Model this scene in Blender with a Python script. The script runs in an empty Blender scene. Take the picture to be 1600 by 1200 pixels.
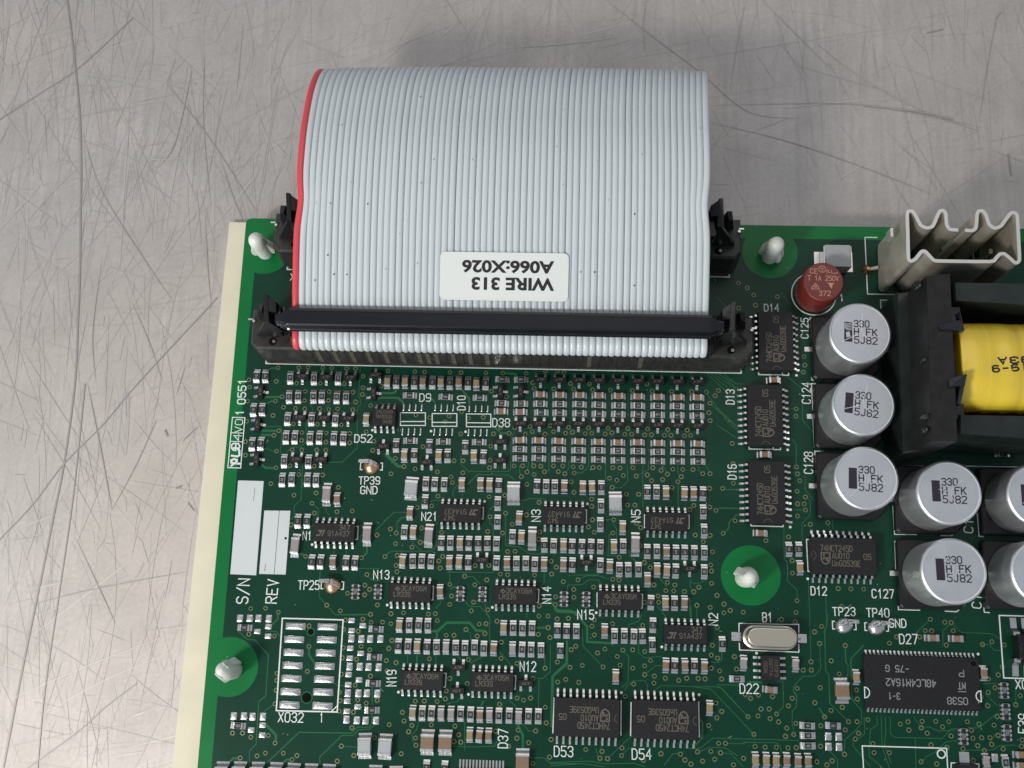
import bpy, bmesh, math, random
from mathutils import Matrix, Vector
random.seed(7)
U = 0.001                      # all lengths below are millimetres on the real board; 1 unit = 1 m
TABLE = -6.1                   # table top below the board's upper face (mm)

# ------------------------------------------------------------------ camera
F_PX, RX, RY, RZ, CX, CY, CZ = 1688.39, 0.2216646, 0.0417276, 0.0210711, 70.5547, -86.3304, 222.6799
def _rx(a): return Matrix.Rotation(a, 3, 'X')
CAM_R = Matrix.Rotation(RZ, 3, 'Z') @ Matrix.Rotation(RX, 3, 'X') @ Matrix.Rotation(RY, 3, 'Y')
scene = bpy.context.scene
col = scene.collection
def wz(z): return (z - TABLE) * U
cam_d = bpy.data.cameras.new('camera'); cam = bpy.data.objects.new('camera', cam_d); col.objects.link(cam)
cam_d.sensor_width = 36.0; cam_d.lens = 36.0 * F_PX / 1600.0
cam_d.clip_start = 0.005; cam_d.clip_end = 20.0
cam.matrix_world = Matrix.Translation((CX*U, CY*U, wz(CZ))) @ CAM_R.to_4x4()
scene.camera = cam
scene.render.resolution_x, scene.render.resolution_y = 1024, 768

# ------------------------------------------------------------------ light
world = bpy.data.worlds.new('World'); scene.world = world; world.use_nodes = True
bg = world.node_tree.nodes['Background']
bg.inputs[0].default_value = (0.84, 0.91, 1.0, 1); bg.inputs[1].default_value = 0.40
def area_lamp(name, loc, target, size, power, color):
    d = bpy.data.lights.new(name, 'AREA'); d.shape = 'DISK'; d.size = size; d.energy = power; d.color = color
    o = bpy.data.objects.new(name, d); col.objects.link(o)
    o.location = loc
    o.rotation_euler = (Vector(target) - Vector(loc)).to_track_quat('-Z', 'Y').to_euler()
    return o
area_lamp('key_lamp', (-0.21, -0.28, 0.33), (0.03, -0.06, 0), 0.085, 1.6, (1.0, 0.955, 0.90))  # stands in for the sun, not a window; set near for falloff
area_lamp('south_fill_lamp', (-0.35, -0.95, 0.42), (0.05, -0.05, 0), 0.55, 3.4, (0.97, 0.98, 1.0))  # added fill, no window there; brightens south-facing solder ends and can rims
area_lamp('overhead_fill_lamp', (0.08, 0.52, 1.2), (0.07, 0.0, 0), 1.0, 2.2, (1.0, 0.90, 0.83))  # added warm fill, no known fixture; brightens the far table
scene.view_settings.view_transform = 'Standard'; scene.view_settings.look = 'None'
scene.view_settings.exposure = 0.0; scene.view_settings.gamma = 1.0
scene.render.engine = 'CYCLES'

# ------------------------------------------------------------------ helpers: pixel of the study photo -> point on a plane of the board
def B(px, py, z=0.0):
    d = CAM_R @ Vector(((px-800)/F_PX, -(py-600)/F_PX, -1.0))
    t = (z - CZ) / d.z
    return Vector((CX + t*d.x, CY + t*d.y, z))
class Z:                                   # a study close-up: origin and magnification
    def __init__(s, ox, oy, k): s.ox, s.oy, s.k = ox, oy, k
    def __call__(s, x, y, z=0.0): return B(s.ox + x/s.k, s.oy + y/s.k, z)
S3 = 1600/300.0
ZA, ZB, ZD = Z(340,540,S3), Z(600,540,S3), Z(860,540,S3)
ZE, ZF, ZG = Z(340,740,S3), Z(600,740,S3), Z(860,740,S3)
ZH, ZI, ZJ = Z(320,940,1477/320), Z(600,960,5), Z(860,940,1477/320)
ZK, ZL, ZM, ZN = Z(1120,440,5), Z(1120,660,5), Z(1120,860,5), Z(1280,960,5)
ZO, ZP, ZQ = Z(1160,1080,10), Z(1360,700,1029/240), Z(1220,310,1600/380)
ZR, ZS, ZT = Z(330,1140,8), Z(530,1100,8), Z(340,580,7.5)
PX = Z(0,0,1)

# ------------------------------------------------------------------ materials
MATS = {}
def mat(name, color, rough=0.5, metal=0.0, noise=None, bump=None, spec=0.5, coat=0.0, sss=0.0, trans=0.0, rvar=None):
    m = bpy.data.materials.new(name); m.use_nodes = True
    nt = m.node_tree; b = nt.nodes['Principled BSDF']
    b.inputs['Base Color'].default_value = (*color, 1); b.inputs['Roughness'].default_value = rough
    b.inputs['Metallic'].default_value = metal; b.inputs['Specular IOR Level'].default_value = spec
    b.inputs['Coat Weight'].default_value = coat
    if sss:
        b.inputs['Subsurface Weight'].default_value = sss
        b.inputs['Subsurface Radius'].default_value = (1, 1, 0.9); b.inputs['Subsurface Scale'].default_value = 0.0015
    if trans: b.inputs['Transmission Weight'].default_value = trans
    tc = nt.nodes.new('ShaderNodeTexCoord')
    if noise:                                # (scale, amount, detail)
        n = nt.nodes.new('ShaderNodeTexNoise'); n.inputs['Scale'].default_value = noise[0]; n.inputs['Detail'].default_value = noise[2] if len(noise) > 2 else 4
        nt.links.new(tc.outputs['Object'], n.inputs['Vector'])
        mr = nt.nodes.new('ShaderNodeMapRange'); mr.inputs[1].default_value = 0.3; mr.inputs[2].default_value = 0.7
        mr.inputs[3].default_value = 1-noise[1]; mr.inputs[4].default_value = 1+noise[1]
        nt.links.new(n.outputs['Fac'], mr.inputs[0])
        mx = nt.nodes.new('ShaderNodeVectorMath'); mx.operation = 'SCALE'
        mx.inputs[0].default_value = color; nt.links.new(mr.outputs[0], mx.inputs['Scale'])
        nt.links.new(mx.outputs[0], b.inputs['Base Color'])
    if rvar:                                 # (scale, lo, hi)
        n = nt.nodes.new('ShaderNodeTexNoise'); n.inputs['Scale'].default_value = rvar[0]; n.inputs['Detail'].default_value = 5
        nt.links.new(tc.outputs['Object'], n.inputs['Vector'])
        mr = nt.nodes.new('ShaderNodeMapRange'); mr.inputs[1].default_value = 0.3; mr.inputs[2].default_value = 0.7
        mr.inputs[3].default_value = rvar[1]; mr.inputs[4].default_value = rvar[2]
        nt.links.new(n.outputs['Fac'], mr.inputs[0]); nt.links.new(mr.outputs[0], b.inputs['Roughness'])
    if bump:                                 # (scale, strength, distance mm)
        n = nt.nodes.new('ShaderNodeTexNoise'); n.inputs['Scale'].default_value = bump[0]; n.inputs['Detail'].default_value = 3
        nt.links.new(tc.outputs['Object'], n.inputs['Vector'])
        bp = nt.nodes.new('ShaderNodeBump'); bp.inputs['Strength'].default_value = bump[1]; bp.inputs['Distance'].default_value = bump[2]*U
        nt.links.new(n.outputs['Fac'], bp.inputs['Height']); nt.links.new(bp.outputs[0], b.inputs['Normal'])
    MATS[name] = m
    return m
M_edge  = mat('solder mask light green', (0.0003,0.138,0.032), 0.34, spec=0.25, noise=(120,0.08), bump=(260,0.05,0.1))
M_plane = mat('solder mask over copper', (0.002,0.037,0.0195), 0.32, spec=0.22, noise=(90,0.14,6), bump=(300,0.06,0.1))
M_trace = mat('solder mask over trace', (0.018,0.108,0.044), 0.32, spec=0.3)
M_tracew= mat('solder mask over wide trace', (0.008,0.105,0.036), 0.28)
M_core  = mat('bare laminate', (0.16,0.17,0.07), 0.6)
M_silk  = mat('silkscreen white', (0.66,0.70,0.68), 0.55)
M_silk2 = mat('silkscreen panel', (0.54,0.58,0.58), 0.5, noise=(60,0.03))
M_ink   = mat('black ink', (0.012,0.010,0.014), 0.45)
M_ring  = mat('via ring', (0.15,0.14,0.075), 0.45, 0.3)
M_hole  = mat('via hole', (0.003,0.003,0.002), 0.8, spec=0.1)
M_tin   = mat('tinned solder', (0.66,0.66,0.655), 0.27, 1.0, bump=(2200,0.35,0.12), noise=(1500,0.08))
M_lead  = mat('tinned lead', (0.64,0.64,0.63), 0.28, 1.0)
M_cu    = mat('copper solder', (0.72,0.44,0.26), 0.28, 1.0, bump=(1500,0.3,0.15))
M_cer   = mat('resistor ceramic', (0.23,0.245,0.24), 0.45)
M_blk   = mat('resistor overcoat', (0.010,0.011,0.013), 0.35)
M_code  = mat('resistor code', (0.27,0.28,0.29), 0.5)
M_tan   = mat('capacitor tan', (0.28,0.205,0.105), 0.42, noise=(900,0.08))
M_brn   = mat('capacitor brown', (0.215,0.138,0.085), 0.42, noise=(900,0.08))
M_mau   = mat('capacitor mauve grey', (0.27,0.24,0.24), 0.42, noise=(900,0.05))
M_lgr   = mat('capacitor light grey', (0.36,0.38,0.39), 0.42, noise=(700,0.04))
M_ic    = mat('moulded package', (0.013,0.013,0.0145), 0.5, spec=0.28, noise=(2500,0.2), bump=(5000,0.12,0.03))
M_icm   = mat('laser marking', (0.115,0.10,0.075), 0.6)
M_icm2  = mat('laser marking pale', (0.26,0.27,0.28), 0.6)
M_plas  = mat('black plastic', (0.010,0.010,0.011), 0.36, spec=0.32, noise=(400,0.2), bump=(1800,0.08,0.05))
M_bar   = mat('strain relief plastic', (0.005,0.006,0.009), 0.22, spec=0.45, noise=(250,0.15), bump=(900,0.05,0.05))
M_smoke = mat('smoky header plastic', (0.030,0.029,0.027), 0.38, noise=(500,0.35), bump=(900,0.12,0.06), spec=0.35)
M_cont  = mat('header contact', (0.10,0.09,0.075), 0.5, 0.15, noise=(900,0.25))
M_wire  = mat('grey cable insulation', (0.54,0.59,0.61), 0.33, noise=(70,0.03), coat=0.15)
M_red   = mat('red cable insulation', (0.66,0.06,0.075), 0.33, coat=0.15)
M_web   = mat('cable web', (0.33,0.35,0.37), 0.45)
M_label = mat('white label', (0.69,0.72,0.70), 0.5, noise=(40,0.03))
M_lett  = mat('label print', (0.012,0.011,0.012), 0.5)
M_alu   = mat('capacitor can', (0.80,0.82,0.83), 0.36, 0.92, bump=(400,0.04,0.05), rvar=(250,0.32,0.44))
M_top   = mat('capacitor can top', (0.57,0.60,0.635), 0.48, 0.85, noise=(160,0.05), rvar=(300,0.40,0.56))
M_base  = mat('capacitor base', (0.010,0.010,0.011), 0.4, spec=0.3, bump=(1500,0.06,0.05))
M_purp  = mat('capacitor print', (0.018,0.013,0.028), 0.45)
M_fuse  = mat('fuse red', (0.135,0.018,0.014), 0.33, noise=(300,0.1))
M_fusep = mat('fuse print', (0.46,0.25,0.18), 0.5)
M_sink  = mat('heat sink metal', (0.62,0.58,0.49), 0.45, 0.7, noise=(130,0.18,6), rvar=(200,0.34,0.55))
M_sinke = mat('heat sink cut edge', (0.70,0.69,0.66), 0.4, 0.8)
M_ferr  = mat('ferrite', (0.012,0.012,0.0125), 0.42, spec=0.3, noise=(500,0.3), bump=(1100,0.2,0.08))
M_ferr2 = mat('varnished ferrite', (0.014,0.020,0.018), 0.25, spec=0.35, noise=(300,0.25), bump=(600,0.2,0.1), coat=0.15)
M_yel   = mat('yellow tape', (0.70,0.51,0.040), 0.28, noise=(110,0.10,5), bump=(350,0.15,0.15), coat=0.4)
M_varn  = mat('brown varnish', (0.20,0.09,0.015), 0.25, noise=(300,0.3), bump=(500,0.3,0.3))
M_tape  = mat('black tape', (0.013,0.014,0.02), 0.25, bump=(700,0.25,0.2))
M_nyl   = mat('natural nylon', (0.74,0.77,0.70), 0.40, sss=1.0, trans=0.15, noise=(300,0.06))
M_xtal  = mat('crystal can', (0.62,0.58,0.47), 0.30, 0.95, bump=(1200,0.05,0.05))
M_xtal2 = mat('crystal can engraving', (0.46,0.43,0.35), 0.5, 0.8)
M_card  = mat('cream insulating sheet', (0.66,0.62,0.48), 0.75, noise=(140,0.05,8), bump=(500,0.2,0.1))
M_white = mat('scratch silver', (0.88,0.90,0.92), 0.35, 0.9)

# ---- worn metal table
def table_mat():
    m = bpy.data.materials.new('worn steel table'); m.use_nodes = True
    nt = m.node_tree; b = nt.nodes['Principled BSDF']; L = nt.links.new
    tc = nt.nodes.new('ShaderNodeTexCoord')
    def noise(scale, detail, vec, rough=0.6):
        n = nt.nodes.new('ShaderNodeTexNoise'); n.inputs['Scale'].default_value = scale; n.inputs['Detail'].default_value = detail
        n.inputs['Roughness'].default_value = rough; L(vec, n.inputs['Vector']); return n.outputs['Fac']
    def mapped(rot, sc):
        mp = nt.nodes.new('ShaderNodeMapping'); mp.inputs['Rotation'].default_value = (0,0,math.radians(rot)); mp.inputs['Scale'].default_value = sc
        L(tc.outputs['Object'], mp.inputs['Vector']); return mp.outputs[0]
    def rng(src, a, b_, lo, hi):
        r = nt.nodes.new('ShaderNodeMapRange'); r.inputs[1].default_value=a; r.inputs[2].default_value=b_; r.inputs[3].default_value=lo; r.inputs[4].default_value=hi
        L(src, r.inputs[0]); return r.outputs[0]
    def mul(a, c):
        q = nt.nodes.new('ShaderNodeMath'); q.operation='MULTIPLY'; L(a,q.inputs[0]); L(c,q.inputs[1]); return q.outputs[0]
    big = rng(noise(9, 3, tc.outputs['Object']), .3, .7, .93, 1.05)
    mid = rng(noise(70, 6, tc.outputs['Object'], .72), .3, .7, .92, 1.07)
    fine = rng(noise(1100, 3, tc.outputs['Object'], .7), .3, .7, .94, 1.06)
    v = mul(mul(big, mid), fine)
    for rot, amt, k in ((6,.07,25), (-74,.055,33)):          # faint rubbing marks in two directions, patchy
        s = noise(700, 3, mapped(rot, (1,.05,1)))
        msk = rng(noise(k, 2, tc.outputs['Object']), .4, .65, 0, 1)
        d = nt.nodes.new('ShaderNodeMath'); d.operation='MULTIPLY_ADD'; L(mul(rng(s,.36,.64,-amt,amt), msk), d.inputs[0]); d.inputs[1].default_value=1; d.inputs[2].default_value=1
        v = mul(v, d.outputs[0])
    tint = nt.nodes.new('ShaderNodeMix'); tint.data_type='RGBA'
    L(rng(noise(7, 2, mapped(20,(1,1,1))), .35, .65, 0, 1), tint.inputs['Factor'])
    tint.inputs['A'].default_value = (.478,.460,.446,1); tint.inputs['B'].default_value = (.505,.468,.434,1)
    sc = nt.nodes.new('ShaderNodeVectorMath'); sc.operation='SCALE'; L(tint.outputs['Result'], sc.inputs[0]); L(v, sc.inputs['Scale'])
    L(sc.outputs[0], b.inputs['Base Color'])
    b.inputs['Metallic'].default_value = 0.58
    L(rng(noise(40, 5, tc.outputs['Object']), .3, .7, .56, .68), b.inputs['Roughness'])
    bp = nt.nodes.new('ShaderNodeBump'); bp.inputs['Strength'].default_value=.25; bp.inputs['Distance'].default_value=.05*U
    L(v, bp.inputs['Height']); L(bp.outputs[0], b.inputs['Normal'])
    return m
M_table = table_mat()
def scratch_mat():
    m = bpy.data.materials.new('scratch'); m.use_nodes = True
    nt = m.node_tree; b = nt.nodes['Principled BSDF']
    a = nt.nodes.new('ShaderNodeAttribute'); a.attribute_name = 'tone'
    c = nt.nodes.new('ShaderNodeVectorMath'); c.operation='SCALE'; c.inputs[0].default_value = (.49,.465,.448)
    nt.links.new(a.outputs['Fac'], c.inputs['Scale']); nt.links.new(c.outputs[0], b.inputs['Base Color'])
    b.inputs['Metallic'].default_value=.58; b.inputs['Roughness'].default_value=.6
    return m
M_scr = scratch_mat()

# ------------------------------------------------------------------ mesh builder (coordinates in mm)
class MB:
    def __init__(s): s.v=[]; s.f=[]; s.m=[]; s.mats=[]; s.tone=[]
    def mi(s, m):
        if m not in s.mats: s.mats.append(m)
        return s.mats.index(m)
    def add(s, vs, fs, m):
        o=len(s.v); k=s.mi(m); s.v += [tuple(p) for p in vs]
        s.f += [tuple(i+o for i in f) for f in fs]; s.m += [k]*len(fs)
    def box(s, x0,x1,y0,y1,z0,z1,m):
        s.add([(x0,y0,z0),(x1,y0,z0),(x1,y1,z0),(x0,y1,z0),(x0,y0,z1),(x1,y0,z1),(x1,y1,z1),(x0,y1,z1)],
              [(0,3,2,1),(4,5,6,7),(0,1,5,4),(1,2,6,5),(2,3,7,6),(3,0,4,7)], m)
    def loft(s, rings, m, cap0=True, cap1=True, mtop=None):
        n=len(rings[0]); vs=[p for r in rings for p in r]; fs=[]
        for k in range(len(rings)-1):
            for i in range(n): fs.append((k*n+i, k*n+(i+1)%n, (k+1)*n+(i+1)%n, (k+1)*n+i))
        if cap0: fs.append(tuple(reversed(range(n))))
        s.add(vs, fs, m)
        if cap1: s.add(rings[-1], [tuple(range(n))], mtop or m)
    def lathe(s, prof, n, m, cx=0, cy=0, cap0=True, cap1=True, mtop=None):
        s.loft([[(cx+r*math.cos(2*math.pi*i/n), cy+r*math.sin(2*math.pi*i/n), z) for i in range(n)] for r,z in prof], m, cap0, cap1, mtop)
    def prism_y(s, prof, y0, y1, m):         # profile in x,z (counter-clockwise seen from -y), extruded along y
        n=len(prof); vs=[(x,y0,z) for x,z in prof]+[(x,y1,z) for x,z in prof]
        fs=[(i,(i+1)%n,n+(i+1)%n,n+i) for i in range(n)]+[tuple(reversed(range(n))),tuple(range(n,2*n))]
        s.add(vs,fs,m)
    def prism_x(s, prof, x0, x1, m):         # profile in y,z
        n=len(prof); vs=[(x0,y,z) for y,z in prof]+[(x1,y,z) for y,z in prof]
        fs=[(i,(i+1)%n,n+(i+1)%n,n+i) for i in range(n)]+[tuple(reversed(range(n))),tuple(range(n,2*n))]
        s.add(vs,fs,m)
    def prism_z(s, pts, z0, z1, m, mtop=None):
        s.loft([[(x,y,z0) for x,y in pts],[(x,y,z1) for x,y in pts]], m, True, True, mtop)
    def flat(s, pts, z, m): s.add([(p[0],p[1],z) for p in pts],[tuple(range(len(pts)))],m)
    def disc(s, x,y,r,z,m,n=16): s.flat([(x+r*math.cos(2*math.pi*i/n), y+r*math.sin(2*math.pi*i/n)) for i in range(n)], z, m)
    def ring(s, x,y,r0,r1,z,m,n=14):
        a=[(x+r0*math.cos(2*math.pi*i/n), y+r0*math.sin(2*math.pi*i/n), z) for i in range(n)]
        b=[(x+r1*math.cos(2*math.pi*i/n), y+r1*math.sin(2*math.pi*i/n), z) for i in range(n)]
        s.add(a+b,[(i,n+i,n+(i+1)%n,(i+1)%n) for i in range(n)],m)
    def strip(s, pts, w, z, m, ext=True, closed=False, taper=False):
        P=[Vector((p[0],p[1])) for p in pts]
        Q=[P[0]]
        for p in P[1:]:
            if (p-Q[-1]).length>1e-5: Q.append(p)
        P=Q; n=len(P)
        if n<2: return
        if closed and (P[0]-P[-1]).length<1e-4: P=P[:-1]; n-=1
        L=[];R=[]
        for i in range(n):
            if closed: a=(P[i]-P[i-1]).normalized(); b=(P[(i+1)%n]-P[i]).normalized()
            else:
                a=(P[i]-P[i-1]).normalized() if i>0 else (P[1]-P[0]).normalized()
                b=(P[i+1]-P[i]).normalized() if i<n-1 else a
            t=(a+b)
            t = t.normalized() if t.length>1e-4 else a
            nr=Vector((-t.y,t.x)); c=max(0.35,nr.dot(Vector((-a.y,a.x))))
            h=w/2/c
            if taper: h*= 0.15+0.85*math.sin(math.pi*(i+0.5)/n)
            p=P[i].copy()
            if ext and not closed:
                if i==0: p-=b*w*.4
                if i==n-1: p+=a*w*.4
            L.append((p.x+nr.x*h,p.y+nr.y*h,z)); R.append((p.x-nr.x*h,p.y-nr.y*h,z))
        k=n if closed else n-1
        s.add(L+R,[(n+i,n+(i+1)%n,(i+1)%n,i) for i in range(k)],m)
    def hull(s, pts, m):
        bm=bmesh.new()
        for p in pts: bm.verts.new(p)
        r=bmesh.ops.convex_hull(bm,input=list(bm.verts))
        bmesh.ops.delete(bm,geom=[v for v in bm.verts if not v.link_faces],context='VERTS')
        bm.normal_update(); bm.verts.index_update()
        s.add([v.co[:] for v in bm.verts],[tuple(v.index for v in f.verts) for f in bm.faces],m); bm.free()
    def mesh(s, name, smooth=None):
        me=bpy.data.meshes.new(name); me.from_pydata([(x*U,y*U,z*U) for x,y,z in s.v],[],s.f)
        for m in s.mats: me.materials.append(m)
        me.polygons.foreach_set('material_index', s.m)
        if smooth is not None:
            me.polygons.foreach_set('use_smooth',[True]*len(me.polygons))
            try: me.set_sharp_from_angle(angle=math.radians(smooth))
            except Exception: pass
        me.update(); return me
def rrect(hx,hy,r,z,cx=0,cy=0,n=3):
    pts=[]
    for sx,sy,a0 in ((1,1,0),(-1,1,90),(-1,-1,180),(1,-1,270)):
        for i in range(n+1):
            a=math.radians(a0+90*i/n); pts.append((cx+sx*(hx-r)+r*math.cos(a), cy+sy*(hy-r)+r*math.sin(a), z))
    return pts

def obj(name, me, parent=None, loc=(0,0,0), rz=0.0):
    o=bpy.data.objects.new(name, me); col.objects.link(o)
    o.location=(loc[0]*U,loc[1]*U,loc[2]*U); o.rotation_euler=(0,0,rz)
    if parent: o.parent=parent
    return o
def tag(o,label,cat,group=None,kind=None):
    o['label']=label; o['category']=cat
    if group: o['group']=group
    return o
def thing(name,label,cat,x,y,z,group=None):
    o=bpy.data.objects.new(name,None); col.objects.link(o); o.empty_display_size=.01
    o.location=(x*U,y*U,wz(z)); tag(o,label,cat,group); return o

# ------------------------------------------------------------------ stroke lettering
G = {
'0':['0,1 0,5 1,6 3,6 4,5 4,1 3,0 1,0 0,1'],'1':['0.8,4.6 2.2,6 2.2,0'],'2':['0,5 1,6 3,6 4,5 4,4 0,0 4,0'],
'3':['0,5 1,6 3,6 4,5 4,4 3,3.1 1.6,3.1','3,3.1 4,2 4,1 3,0 1,0 0,1'],'4':['3,0 3,6 0,2 4,2'],'5':['4,6 0.4,6 0.2,3.4 2.8,3.6 4,2.6 4,1 3,0 1,0 0,0.8'],
'6':['3.6,5.6 2.6,6 1,6 0,5 0,1 1,0 3,0 4,1 4,2.4 3,3.4 1,3.4 0,2.4'],'7':['0,6 4,6 1.4,0'],
'8':['1,3.1 0,4 0,5 1,6 3,6 4,5 4,4 3,3.1 1,3.1 0,2.2 0,1 1,0 3,0 4,1 4,2.2 3,3.1'],'9':['0.4,0.4 1.4,0 3,0 4,1 4,5 3,6 1,6 0,5 0,3.6 1,2.6 3,2.6 4,3.6'],
'A':['0,0 2,6 4,0','0.7,2 3.3,2'],'B':['0,0 0,6 3,6 4,5 4,4 3,3.1 0,3.1','3,3.1 4,2.2 4,1 3,0 0,0'],'C':['4,1 3,0 1,0 0,1 0,5 1,6 3,6 4,5'],
'D':['0,0 0,6 2.6,6 4,4.6 4,1.4 2.6,0 0,0'],'E':['4,0 0,0 0,6 4,6','0,3.1 3,3.1'],'F':['0,0 0,6 4,6','0,3.1 3,3.1'],
'G':['4,5 3,6 1,6 0,5 0,1 1,0 3,0 4,1 4,2.8 2.4,2.8'],'H':['0,0 0,6','4,0 4,6','0,3 4,3'],'I':['2,0 2,6'],'J':['3.4,6 3.4,1 2.5,0 1,0 0.2,0.9'],
'K':['0,0 0,6','4,6 0,2.4','1.4,3.5 4,0'],'L':['0,6 0,0 4,0'],'M':['0,0 0,6 2,2.4 4,6 4,0'],'N':['0,0 0,6 4,0 4,6'],'O':['0,1 0,5 1,6 3,6 4,5 4,1 3,0 1,0 0,1'],
'P':['0,0 0,6 3,6 4,5 4,3.8 3,2.8 0,2.8'],'R':['0,0 0,6 3,6 4,5 4,4 3,3 0,3','1.8,3 4,0'],'S':['0,0.9 1,0 3,0 4,1 4,2.2 3,3 1,3.2 0,4 0,5 1,6 3,6 4,5.1'],
'T':['0,6 4,6','2,6 2,0'],'U':['0,6 0,1 1,0 3,0 4,1 4,6'],'V':['0,6 2,0 4,6'],'W':['0,6 1,0 2,4.4 3,0 4,6'],'X':['0,0 4,6','0,6 4,0'],'Y':['0,6 2,3 4,6','2,3 2,0'],
'Z':['0,6 4,6 0,0 4,0'],'n':['0.4,0 0.4,3.4','0.4,2.6 1.4,3.5 2.8,3.5 3.4,2.8 3.4,0'],'-':['0.6,3 3.4,3'],'/':['0,-0.6 4,6.6'],':':['2,1 2,1.6','2,3.8 2,4.4'],'.':['2,0 2,.5'],
}
G={k:[[tuple(map(float,p.split(','))) for p in s.split()] for s in v] for k,v in G.items()}
def text(mb, s, p0, p1, h, z, m, w=0.17, gap=0.42):
    p0=Vector((p0[0],p0[1])); p1=Vector((p1[0],p1[1])); d=p1-p0; L=d.length; u=d/L; nrm=Vector((-u.y,u.x))
    n=len(s); cw=L/(n+(n-1)*gap) if n>1 else L
    x=0
    for ch in s:
        if ch!=' ':
            for k,pl in enumerate(G.get(ch,[])):
                pts=[p0+u*(x+(a/4)*cw)+nrm*(b/6*h) for a,b in pl]
                closed=len(pts)>3 and (pts[0]-pts[-1]).length<1e-6
                mb.strip(pts,w,z+0.006*k,m,closed=closed)
        x+=cw*(1+gap)

# ------------------------------------------------------------------ the setting
mb=MB(); e=420
mb.box(-260,420,-330,330,-30,0,M_table)
table=obj('table_top',mb.mesh('table_top')); table['kind']='structure'
table['label']='scratched bare metal work table top'

# scratches worn into the table
sc=MB(); tones=[]
def scratch(pts,w,tone,zz,taper=True):
    a=len(sc.f); sc.strip(pts,w,zz,M_scr,ext=False,taper=taper); tones.extend([tone]*(len(sc.f)-a))
def smooth_px(P,n=10):
    W=[B(x,y,TABLE) for x,y in P]; out=[]
    for i in range(len(W)-1):
        a=W[max(i-1,0)];b=W[i];c=W[i+1];d=W[min(i+2,len(W)-1)]
        for k in range(n):
            t=k/n; out.append(0.5*((2*b)+(c-a)*t+(2*a-5*b+4*c-d)*t*t+(3*b-a-3*c+d)*t**3))
    out.append(W[-1]); return [(p.x,p.y) for p in out]
zz=0.03
named=[([(104,-10),(115,80),(124,170),(127,250),(126,330),(125,420),(122,500),(117,600),(100,725),(85,800),(65,900),(40,1020),(5,1200)],.42,.60),
([(133,600),(115,770),(92,930),(70,1080),(58,1210)],.30,.66),([(340,465),(215,600),(160,665),(100,725),(50,790),(-5,848)],.28,.58),
([(208,28),(125,105),(60,148),(-5,190)],.26,.66),([(-5,52),(45,25),(95,-5)],.22,1.22),([(137,600),(158,705),(175,797)],.24,.68),([(175,797),(215,722),(245,655)],.22,.70),
([(60,942),(150,920),(295,893)],.20,.66),([(40,1203),(120,1145),(165,1105),(214,1068)],.26,.55),([(0,1100),(150,1035),(285,985)],.18,1.25),
([(60,1120),(170,1060),(290,1010)],.16,1.28),([(118,840),(160,930),(180,975)],.16,.7),([(260,130),(330,220),(400,330)],.2,.72),([(300,110),(275,220),(250,260)],.24,.72),
([(130,210),(160,300),(235,420),(270,470)],.16,.75),([(320,80),(318,190),(330,330)],.16,.76),([(425,220),(455,252)],.24,1.25),([(190,190),(245,175)],.14,1.25),([(240,250),(285,248)],.26,1.15),
([(262,130),(300,145),(350,150)],.15,1.18),([(0,290),(120,240),(200,210)],.12,1.16),([(345,250),(365,310),(380,345)],.18,.72),([(160,400),(145,520),(150,600)],.16,.76),
([(320,330),(325,420),(330,480)],.16,.72),([(205,470),(235,540),(255,600)],.16,.74),([(0,120),(60,100),(140,75)],.1,1.2),
([(940,-5),(1010,50),(1090,110),(1170,175),(1255,185)],.16,.74),([(1110,192),(1220,218),(1330,255),(1460,305)],.18,.70),([(1100,165),(1300,162),(1400,172),(1545,202)],.14,.78),
([(1308,282),(1330,268),(1354,254)],.24,1.28),([(1165,0),(1150,80),(1140,150)],.16,.72),([(1225,-5),(1210,120),(1190,170)],.12,1.18),([(1560,15),(1545,90),(1530,190)],.16,.72),
([(1380,200),(1430,250),(1475,310)],.12,1.2),([(1440,330),(1500,290),(1600,225)],.14,1.15),([(1185,-5),(1250,60),(1300,110)],.12,.76),([(1010,-5),(1005,40),(1008,80)],.2,.72),
([(1575,240),(1580,275)],.3,.6),([(1448,52),(1474,46)],.26,.62),([(1555,30),(1566,18)],.22,.6),([(1350,165),(1435,175),(1490,187)],.4,.78),([(1300,280),(1340,240),(1300,180)],.1,1.15),
([(275,620),(290,570)],.14,.75),([(285,690),(308,668)],.22,.5),([(293,785),(305,800)],.22,.5),([(258,672),(262,682)],.4,.5),([(275,763),(284,760)],.4,.42)]
for i in range(1700):
    u=random.random()
    if u<.62: x,y=random.uniform(-20,430),random.uniform(-20,1220)
    else: x,y=random.uniform(0,1620),random.uniform(-20,370)
    c=B(x,y,TABLE)
    r=random.random()
    if r<.5: a=math.radians(90+random.gauss(0,17))
    elif r<.78: a=math.radians(20+random.gauss(0,10))
    else: a=random.uniform(0,math.pi)
    L=min(60,random.expovariate(1/13)+2); cv=random.gauss(0,.006)
    n=7; pts=[]; px_,py_=c.x,c.y; ang=a
    for k in range(n):
        pts.append((px_,py_)); px_+=math.cos(ang)*L/n; py_+=math.sin(ang)*L/n; ang+=cv*L/n
    bright=(a<1.0 and random.random()<.6) or random.random()<.2
    t=random.uniform(1.03,1.22) if bright else 1-abs(random.gauss(.0,.065))-.02
    wd=random.uniform(.05,.13)
    if random.random()<.14: wd=random.uniform(.18,.42); t=1+(t-1)*.45
    scratch(pts,wd,t,zz); zz+=0.00004
zz=0.14
for P,w,t in named:
    q=smooth_px(P); big=w>=.26
    scratch(q,w*(.95 if big else 1.0),1+(t-1)*(.72 if big else .7),zz,not big); zz+=0.001
me=sc.mesh('scratches')
at=me.attributes.new('tone','FLOAT','FACE'); at.data.foreach_set('value',tones)
so=obj('scratch_marks',me,table); so['kind']='stuff'

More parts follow.
